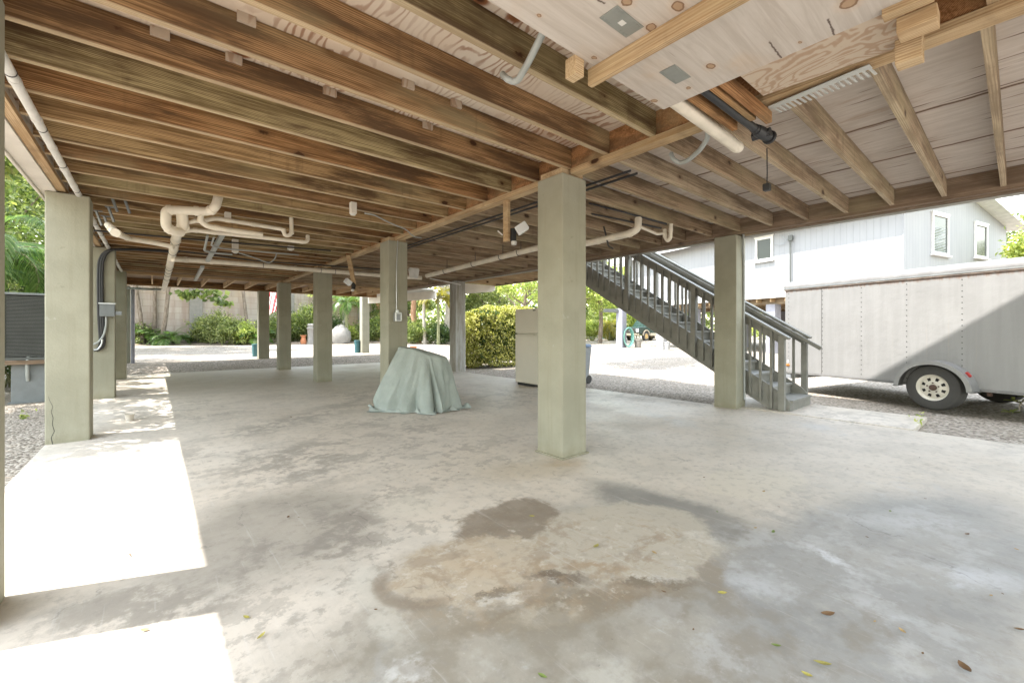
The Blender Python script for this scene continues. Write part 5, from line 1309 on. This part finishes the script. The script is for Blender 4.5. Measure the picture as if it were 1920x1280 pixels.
for i, (px0, px1, py1, d, lb, r) in enumerate(((268,256,545,27,'leaning slim trunk at the left end of the wall',.13), (287,291,545,27.6,'upright slim trunk in the middle of the three',.13), (302,316,540,27.3,'slim trunk leaning right before the block wall',.14), (464,456,545,29,'single slim dark trunk left of the far middle column',.13))):
    a = BX(px0, d, 0); a.z = gz(a.x,a.y); b_ = DP(px1, py1, d); top = a + (b_-a)*1.75
    t = thing('slim_tree', lb, 'tree', tuple(a), 0, 'slim trees along the garden wall')
    MB().tube([a - Vector((0,0,.1)), a.lerp(b_,.5)+Vector((.05,0,.0)), b_, top], [r,r*.85,r*.75,r*.5], 9).build('trunk', 'bark', t, smooth=True)
    P, C_ = clumps(tuple(top+Vector((0,0,.6))), (2.6,2.4,1.2), 60, 5200, .55); V, Fc = leaf_arrays(P, .17, .5); np_mesh('crown', V, Fc, 'leaf_mid', t, a)
# sea-grape style branch hanging before the wall
a = DP(360, 549, 22.0)
t = thing('leafy_branch', 'hanging branch of large round leaves in front of the wall', 'branch', tuple(a))
P = np.concatenate([np.array(DP(px, py, 22.0)) + NG.normal(size=(k,3))*np.array((.16,.16,.10)) for px, py, k in ((345,552,22),(353,558,20),(362,548,20),(372,552,22),(378,549,18),(396,560,18),(405,551,22),(411,565,20),(420,568,14),(426,569,8),(392,548,12))])
V, Fc = leaf_arrays(P, .26, .85, .2); np_mesh('leaves', V, Fc, 'leaf_mid', t, a)
m = MB(); m.tube([DP(335,520,22), DP(360,540,22), DP(372,550,22)], [.02,.014,.006], 6).tube([DP(360,520,22), DP(395,550,22), DP(424,568,22)], [.022,.014,.005], 6); m.build('twigs', 'bark', t, smooth=True)
# leaf litter mound strip at the foot of the bed
MAT['soil'] = plain('leaf_litter', (.17,.13,.095), .95, var=.5, scale=9, bump=.6)
bd = [BX(px, d, 0) for px, d in ((225,25.5),(350,27.0),(480,27.6),(600,30.2),(720,31.5))]; bk = [BX(px, d, 0) for px, d in ((720,36),(600,34.5),(480,33.5),(350,31),(225,29.5))]
vs = []; fs = []; SEG = 60
def lerp_list(L_, t): x = t*(len(L_)-1); i = min(len(L_)-2, int(x)); return L_[i].lerp(L_[i+1], x-i)
for i in range(SEG+1):
    f, b_ = lerp_list(bd, i/SEG), lerp_list(bk[::-1], i/SEG)
    for j in range(7):
        q = f.lerp(b_, j/6); wob = .25*math.sin(i*.9)+.15*math.sin(i*2.3+1)
        if j == 0: q = q + (f-b_).normalized()*wob
        vs.append((q.x, q.y, gz(q.x,q.y) + (.006 if j == 0 else .10+.05*math.sin(i*1.7+j*2))))
fs = [(i*7+j, (i+1)*7+j, (i+1)*7+j+1, i*7+j+1) for i in range(SEG) for j in range(6)]
tag(rawmesh('planting_bed', vs, fs, 'soil', smooth=True), 'brown leaf litter bed along the garden wall', 'ground', kind='structure')

# --- trees beyond the yard, between the block wall and the green truck
far = [(640,33,5.0,(2.0,2.0,2.2),'leaf_bright','bright tree arching over the pale boulder',.13,'bark_pale'),
       (705,36,4.6,(2.6,2.6,2.4),'leaf_mid','leafy tree behind the distant sunlit column',.2,'bark_red'),
       (768,40,5.2,(3.2,3.2,3.0),'leaf_mid','green tree left of the reddish trunks',.2,'bark'),
       (785,33,6.4,(2.2,2.2,1.6),'leaf_mid','tall tree with a smooth reddish trunk',.27,'bark_red'),
       (797,31,6.0,(1.6,1.6,1.2),'leaf_bright','thin pale trunked tree beside the reddish trunk',.14,'bark_pale'),
       (836,32,7.0,(2.6,2.6,1.8),'leaf_mid','tree with a thick pale trunk left of the weathered column',.36,'bark_pale'),
       (880,37,4.7,(3.4,3.0,2.8),'leaf_mid','feathery tree behind the weathered column',.2,'bark'),
       (935,36,4.6,(3.6,3.2,3.0),'leaf_shrub','pale green tree rising behind the clipped hedge',.2,'bark'),
       (990,30,4.6,(3.2,3.0,2.2),'leaf_bright','bright broad leaved tree above the refrigerator',.18,'bark'),
       (1075,33,4.6,(3.6,3.2,2.7),'leaf_mid','leafy tree hidden mostly by the big foreground column',.2,'bark'),
       (1125,31,4.4,(3.2,2.6,2.3),'leaf_bright','bright yellow-green tree left of the stairs',.18,'bark'),
       (1165,40,4.3,(4.2,3.0,3.1),'leaf_bright','spreading light green tree beyond the lavender post',.2,'bark'),
       (1225,46,4.8,(4.6,3.0,3.4),'leaf_mid','dark green tree behind the parked truck',.22,'bark'),
       (1300,50,5.0,(4.8,3.0,3.6),'leaf_mid','wide tree seen through the stair railing',.22,'bark')]
for px, d, cz, rad, mt, lb, tr_, bk_ in far:
    p = BX(px, d, 0); tree('leafy_tree', lb, 'tree', p.x, p.y, (p.x, p.y, cz), rad, int(820*rad[0]*rad[2]+1500), .20 if d < 38 else .25, mt, tr_, bk_, group='trees beyond the gravel yard', csize=.55)
und = [(752,33,2.2,1.9,'leaf_dark','dark shrub right of the switch box column'), (778,31.5,2.6,1.8,'leaf_mid','green shrub below the reddish trunk'), (806,32,2.4,1.7,'leaf_mid','mid green shrub below the gold palm'),
       (828,31,2.2,1.6,'leaf_dark','dark shrub at the foot of the thick pale trunk'), (864,33,3.0,2.0,'leaf_mid','shrub behind the weathered column'), (1108,36,2.6,1.8,'leaf_bright','yellow shrub behind the planter tubs'), (1150,37,2.8,2.0,'leaf_shrub','pale shrub left of the lavender post'),
       (1190,46,4.2,3.4,'leaf_mid','leafy bush above the truck bonnet'), (1090,42,4.0,2.6,'leaf_mid','bush behind the wheelie bin')]
for px, d, w_, h, mt, lb in und:
    p = BX(px, d, 0); shrub('shrub', lb, 'shrub', p.x, p.y, w_, h, int(2300*w_*h/4), .19, mt, 'shrubs beyond the gravel yard')
p = BX(822, 30, 0); palm('golden palm left of the weathered column', p.x, p.y, 3.6, 18, 1.8, 'palm_gold', .1, ll=.6, lw=.05, nl=26, hang=.6)
p = BX(650, 31, 0); palm('slender green palm by the pale boulder', p.x, p.y, 3.2, 14, 1.7, 'palm', .12, ll=.5, lw=.05, nl=24, hang=.6)
p = BX(1142, 36, 0); palm('yellowing palm between the planter tubs and the post', p.x, p.y, 1.5, 16, 1.9, 'palm_gold', .1, ll=.55, lw=.05, nl=24, hang=.4)
# --- right edge and behind the neighbour
p = BX(1912, 14.5, 0); tree('leafy_tree', 'bright tree at the right edge beside the stilt house gable', 'tree', p.x+1.2, p.y-.4, (p.x+1.15, p.y-1.0, 4.0), (1.35,1.35,1.5), 4800, .17, 'leaf_bright', .12, csize=.42)
p = BX(1880, 30, 0); tree('leafy_tree', 'tall tree behind the stilt house gable', 'tree', p.x, p.y, (p.x+2, p.y, 6.5), (4.5,4,3.5), 7000, .3, 'leaf_mid', .2, csize=.9)
p = BX(1450, 40, 0); tree('leafy_tree', 'green tree seen beneath the stilt house', 'tree', p.x, p.y, (p.x, p.y, 2.3), (4.2,3,2.2), 5000, .24, 'leaf_bright', .2, csize=.6)
p = BX(1530, 40, 0); tree('leafy_tree', 'green tree behind the cargo trailer', 'tree', p.x, p.y, (p.x, p.y, 2.6), (4.2,3,2.4), 4000, .28, 'leaf_mid', .2, csize=.7)
# --- succulent cutting at the lower right
b0 = G(1935, 782, -.05); t = thing('succulent_plant', 'young fleshy leaved plant at the right edge in front of the trailer', 'plant', tuple(b0))
depth_ = b0.x*FW[0]+b0.y*FW[1]
j1, j2, j3 = DP(1913, 756, depth_), DP(1895, 773, depth_), DP(1901, 751, depth_)
m = MB(); m.tube([b0, DP(1928,765,depth_), j1, DP(1925,745,depth_)], .014, 8); m.tube([j1, DP(1911,770,depth_), j2], .011, 8); m.tube([DP(1921,752,depth_), DP(1910,754,depth_), j3], .011, 8); m.build('stem', 'bark_pale', t, smooth=True)
vs = []; fs = []
for c_, L_ in ((j2,.125),(j3,.12),(DP(1925,745,depth_),.12)):
    for k in range(9):
        a = 2*PI*k/9 + random.uniform(-.2,.2); d = Vector((math.cos(a), math.sin(a), random.uniform(.1,.95))).normalized(); s = d.cross(Vector((0,0,1))).normalized(); nn_ = s.cross(d); b = len(vs); q = L_*random.uniform(.75,1.1)
        for f, w_ in ((0,.10),(.35,.22),(.7,.36),(.9,.28),(1.0,.05)):
            o_ = Vector(c_) + d*q*f - Vector((0,0,.25*q*f*f)); vs += [tuple(o_ - s*q*w_*.5 + nn_*.012*w_), tuple(o_ - nn_*.004), tuple(o_ + s*q*w_*.5 + nn_*.012*w_)]
        for i in range(4): fs += [(b+3*i,b+3*i+1,b+3*i+4,b+3*i+3),(b+3*i+1,b+3*i+2,b+3*i+5,b+3*i+4)]
me = rawmesh('leaves', [tuple(Vector(q)-b0) for q in vs], fs, 'leaf_bright', t, True)
# --- weeds at the pad edge
for (px, py, lb) in ((1732,792,'small weed growing along the concrete pad edge, upper tuft'), (1726,802,'small weed growing along the concrete pad edge, lower tuft'), (37,786,'tiny yellow-green seedling on the gravel beside the steel box')):
    p = G(px, py, -.05); t = thing('weed', lb, 'weed', tuple(p))
    P = np.array(p) + np.abs(NG.normal(size=(30,3)))*np.array((.05,.05,.05)); V, Fc = leaf_arrays(P, .055, .5, .3); np_mesh('leaves', V, Fc, 'leaf_bright', t, p)
    MB().tube([p, p+Vector((.02,.02,.06))], .004, 5).build('stem', 'stem', t)
# --- fallen leaves on the floor
MAT['fl_yellow'] = plain('fallen_yellow', (.33,.29,.07), .6); MAT['fl_green'] = plain('fallen_green', (.15,.20,.05), .6); MAT['fl_brown'] = plain('fallen_brown', (.15,.085,.04), .8); MAT['fl_tan'] = plain('fallen_tan', (.36,.25,.11), .8)
def fleaf(i, curl):
    vs = []; fs = []; prof = [(0,.02),(.2,.30),(.45,.44),(.7,.36),(.9,.16),(1,.01)]
    for f, w_ in prof:
        z = curl*(f-.5)**2*1.6; vs += [(f-.5, -w_/2, z+curl*w_*.6), (f-.5, 0, z), (f-.5, w_/2, z+curl*w_*.6)]
    for k in range(len(prof)-1): b = 3*k; fs += [(b,b+1,b+4,b+3),(b+1,b+2,b+5,b+4)]
    return vs, fs
tl = [(1118,1024,.085,'fl_yellow','yellow leaf lying on the pale ring stain'), (1542,1245,.085,'fl_yellow','largest yellow leaf near the bottom of the floor'), (997,968,.06,'fl_yellow','yellow leaf at the edge of the dark square stain'),
      (1354,1112,.06,'fl_yellow','yellow leaf right of the big ring stain'), (1455,1211,.05,'fl_green','pale green leaf low in the floor centre right'), (1450,998,.06,'fl_green','green leaf on the grey floor behind the white streak'),
      (1345,960,.04,'fl_green','small green leaf beside the dark curved band'), (1669,958,.045,'fl_green','olive leaf on the right grey floor'), (1432,921,.05,'fl_tan','tan leaf on the beige island of floor'), (1416,990,.04,'fl_tan','cream leaf left of the green one'),
      (1227,1036,.045,'fl_tan','tan leaf in the middle of the ring stain'), (462,1157,.05,'fl_yellow','yellow leaf beside the near sunlit patch'), (490,1193,.055,'fl_yellow','curled yellow leaf right of the near sunlit patch'), (272,1181,.05,'fl_tan','pale crumpled leaf at the edge of the near sunlit patch'),
      (1552,1152,.08,'fl_brown','brown winged leaf on the right floor'), (1692,1183,.045,'fl_tan','tan leaf right of the brown winged one'), (1810,1254,.09,'fl_brown','long brown leaf in the lower right corner'), (1813,1002,.05,'fl_brown','dark leaf near the right edge of the floor'),
      (1626,1007,.035,'fl_brown','small dark leaf right of the green one'), (1017,1268,.05,'fl_green','bright green leaf at the bottom edge'), (1513,1266,.05,'fl_yellow','pale yellow leaf at the bottom right'), (1911,1180,.05,'fl_brown','brown leaf cut close to the right edge'),
      (546,782,.05,'fl_brown','reddish brown leaf left of the draped cover'), (244,1041,.035,'fl_brown','dark leaf inside the large sunlit patch'), (540,970,.05,'fl_brown','brown leaf on the dark worn floor')]
sc_ = [(1200,907),(1320,895),(1100,900),(1460,950),(1704,903),(1724,858),(1589,879),(1735,935),(1858,1117),(1880,1113),(1906,1030),(1140,760),(1150,826),(1440,700),(975,752),(900,745),(812,795),(640,800),(700,840),(560,970),(220,897),(198,965),(705,1143),(1245,1110),(1640,1165),(1730,1225),(1300,1180),(860,885),(760,900),(1010,905),(1120,885),(1370,870),(1480,820),(1250,815),(930,790)]
for i, (px, py, s_, mt, lb) in enumerate(tl + [(a, b_, random.uniform(.022,.036), random.choice(['fl_brown','fl_brown','fl_tan']), 'tiny dry brown leaf scrap lying loose on the concrete floor') for a, b_ in sc_]):
    v_, f_ = fleaf(i, random.uniform(.1,.5)); o = rawmesh('fallen_leaf', v_, f_, mt, None, True); p = G(px, py, .004)
    o.location = (p.x, p.y, .006); s_ *= .72; o.scale = (s_, s_, s_); o.rotation_euler = (random.uniform(-.2,.2), random.uniform(-.15,.15), random.uniform(0, 6.28))
    tag(o, lb, 'leaf', 'fallen leaves on the concrete floor' if i < len(tl) else 'tiny leaf scraps on the concrete floor')
# --- distant woods all round
k = 26000; a = NG.uniform(0, 2*PI, k); rr_ = NG.uniform(62, 78, k); hh = 7 + 2.5*np.sin(a*9)+1.5*np.sin(a*23+1)
zz = .2 + hh*NG.uniform(0,1,k)**.8
P = np.stack([rr_*np.cos(a)+5, rr_*np.sin(a)+10, zz], 1)
V, Fc = leaf_arrays(P, 1.1, .6, .3); o = np_mesh('distant_woods', V, Fc, 'leaf_mid'); tag(o, 'distant green woods closing the horizon', 'woods', kind='stuff')
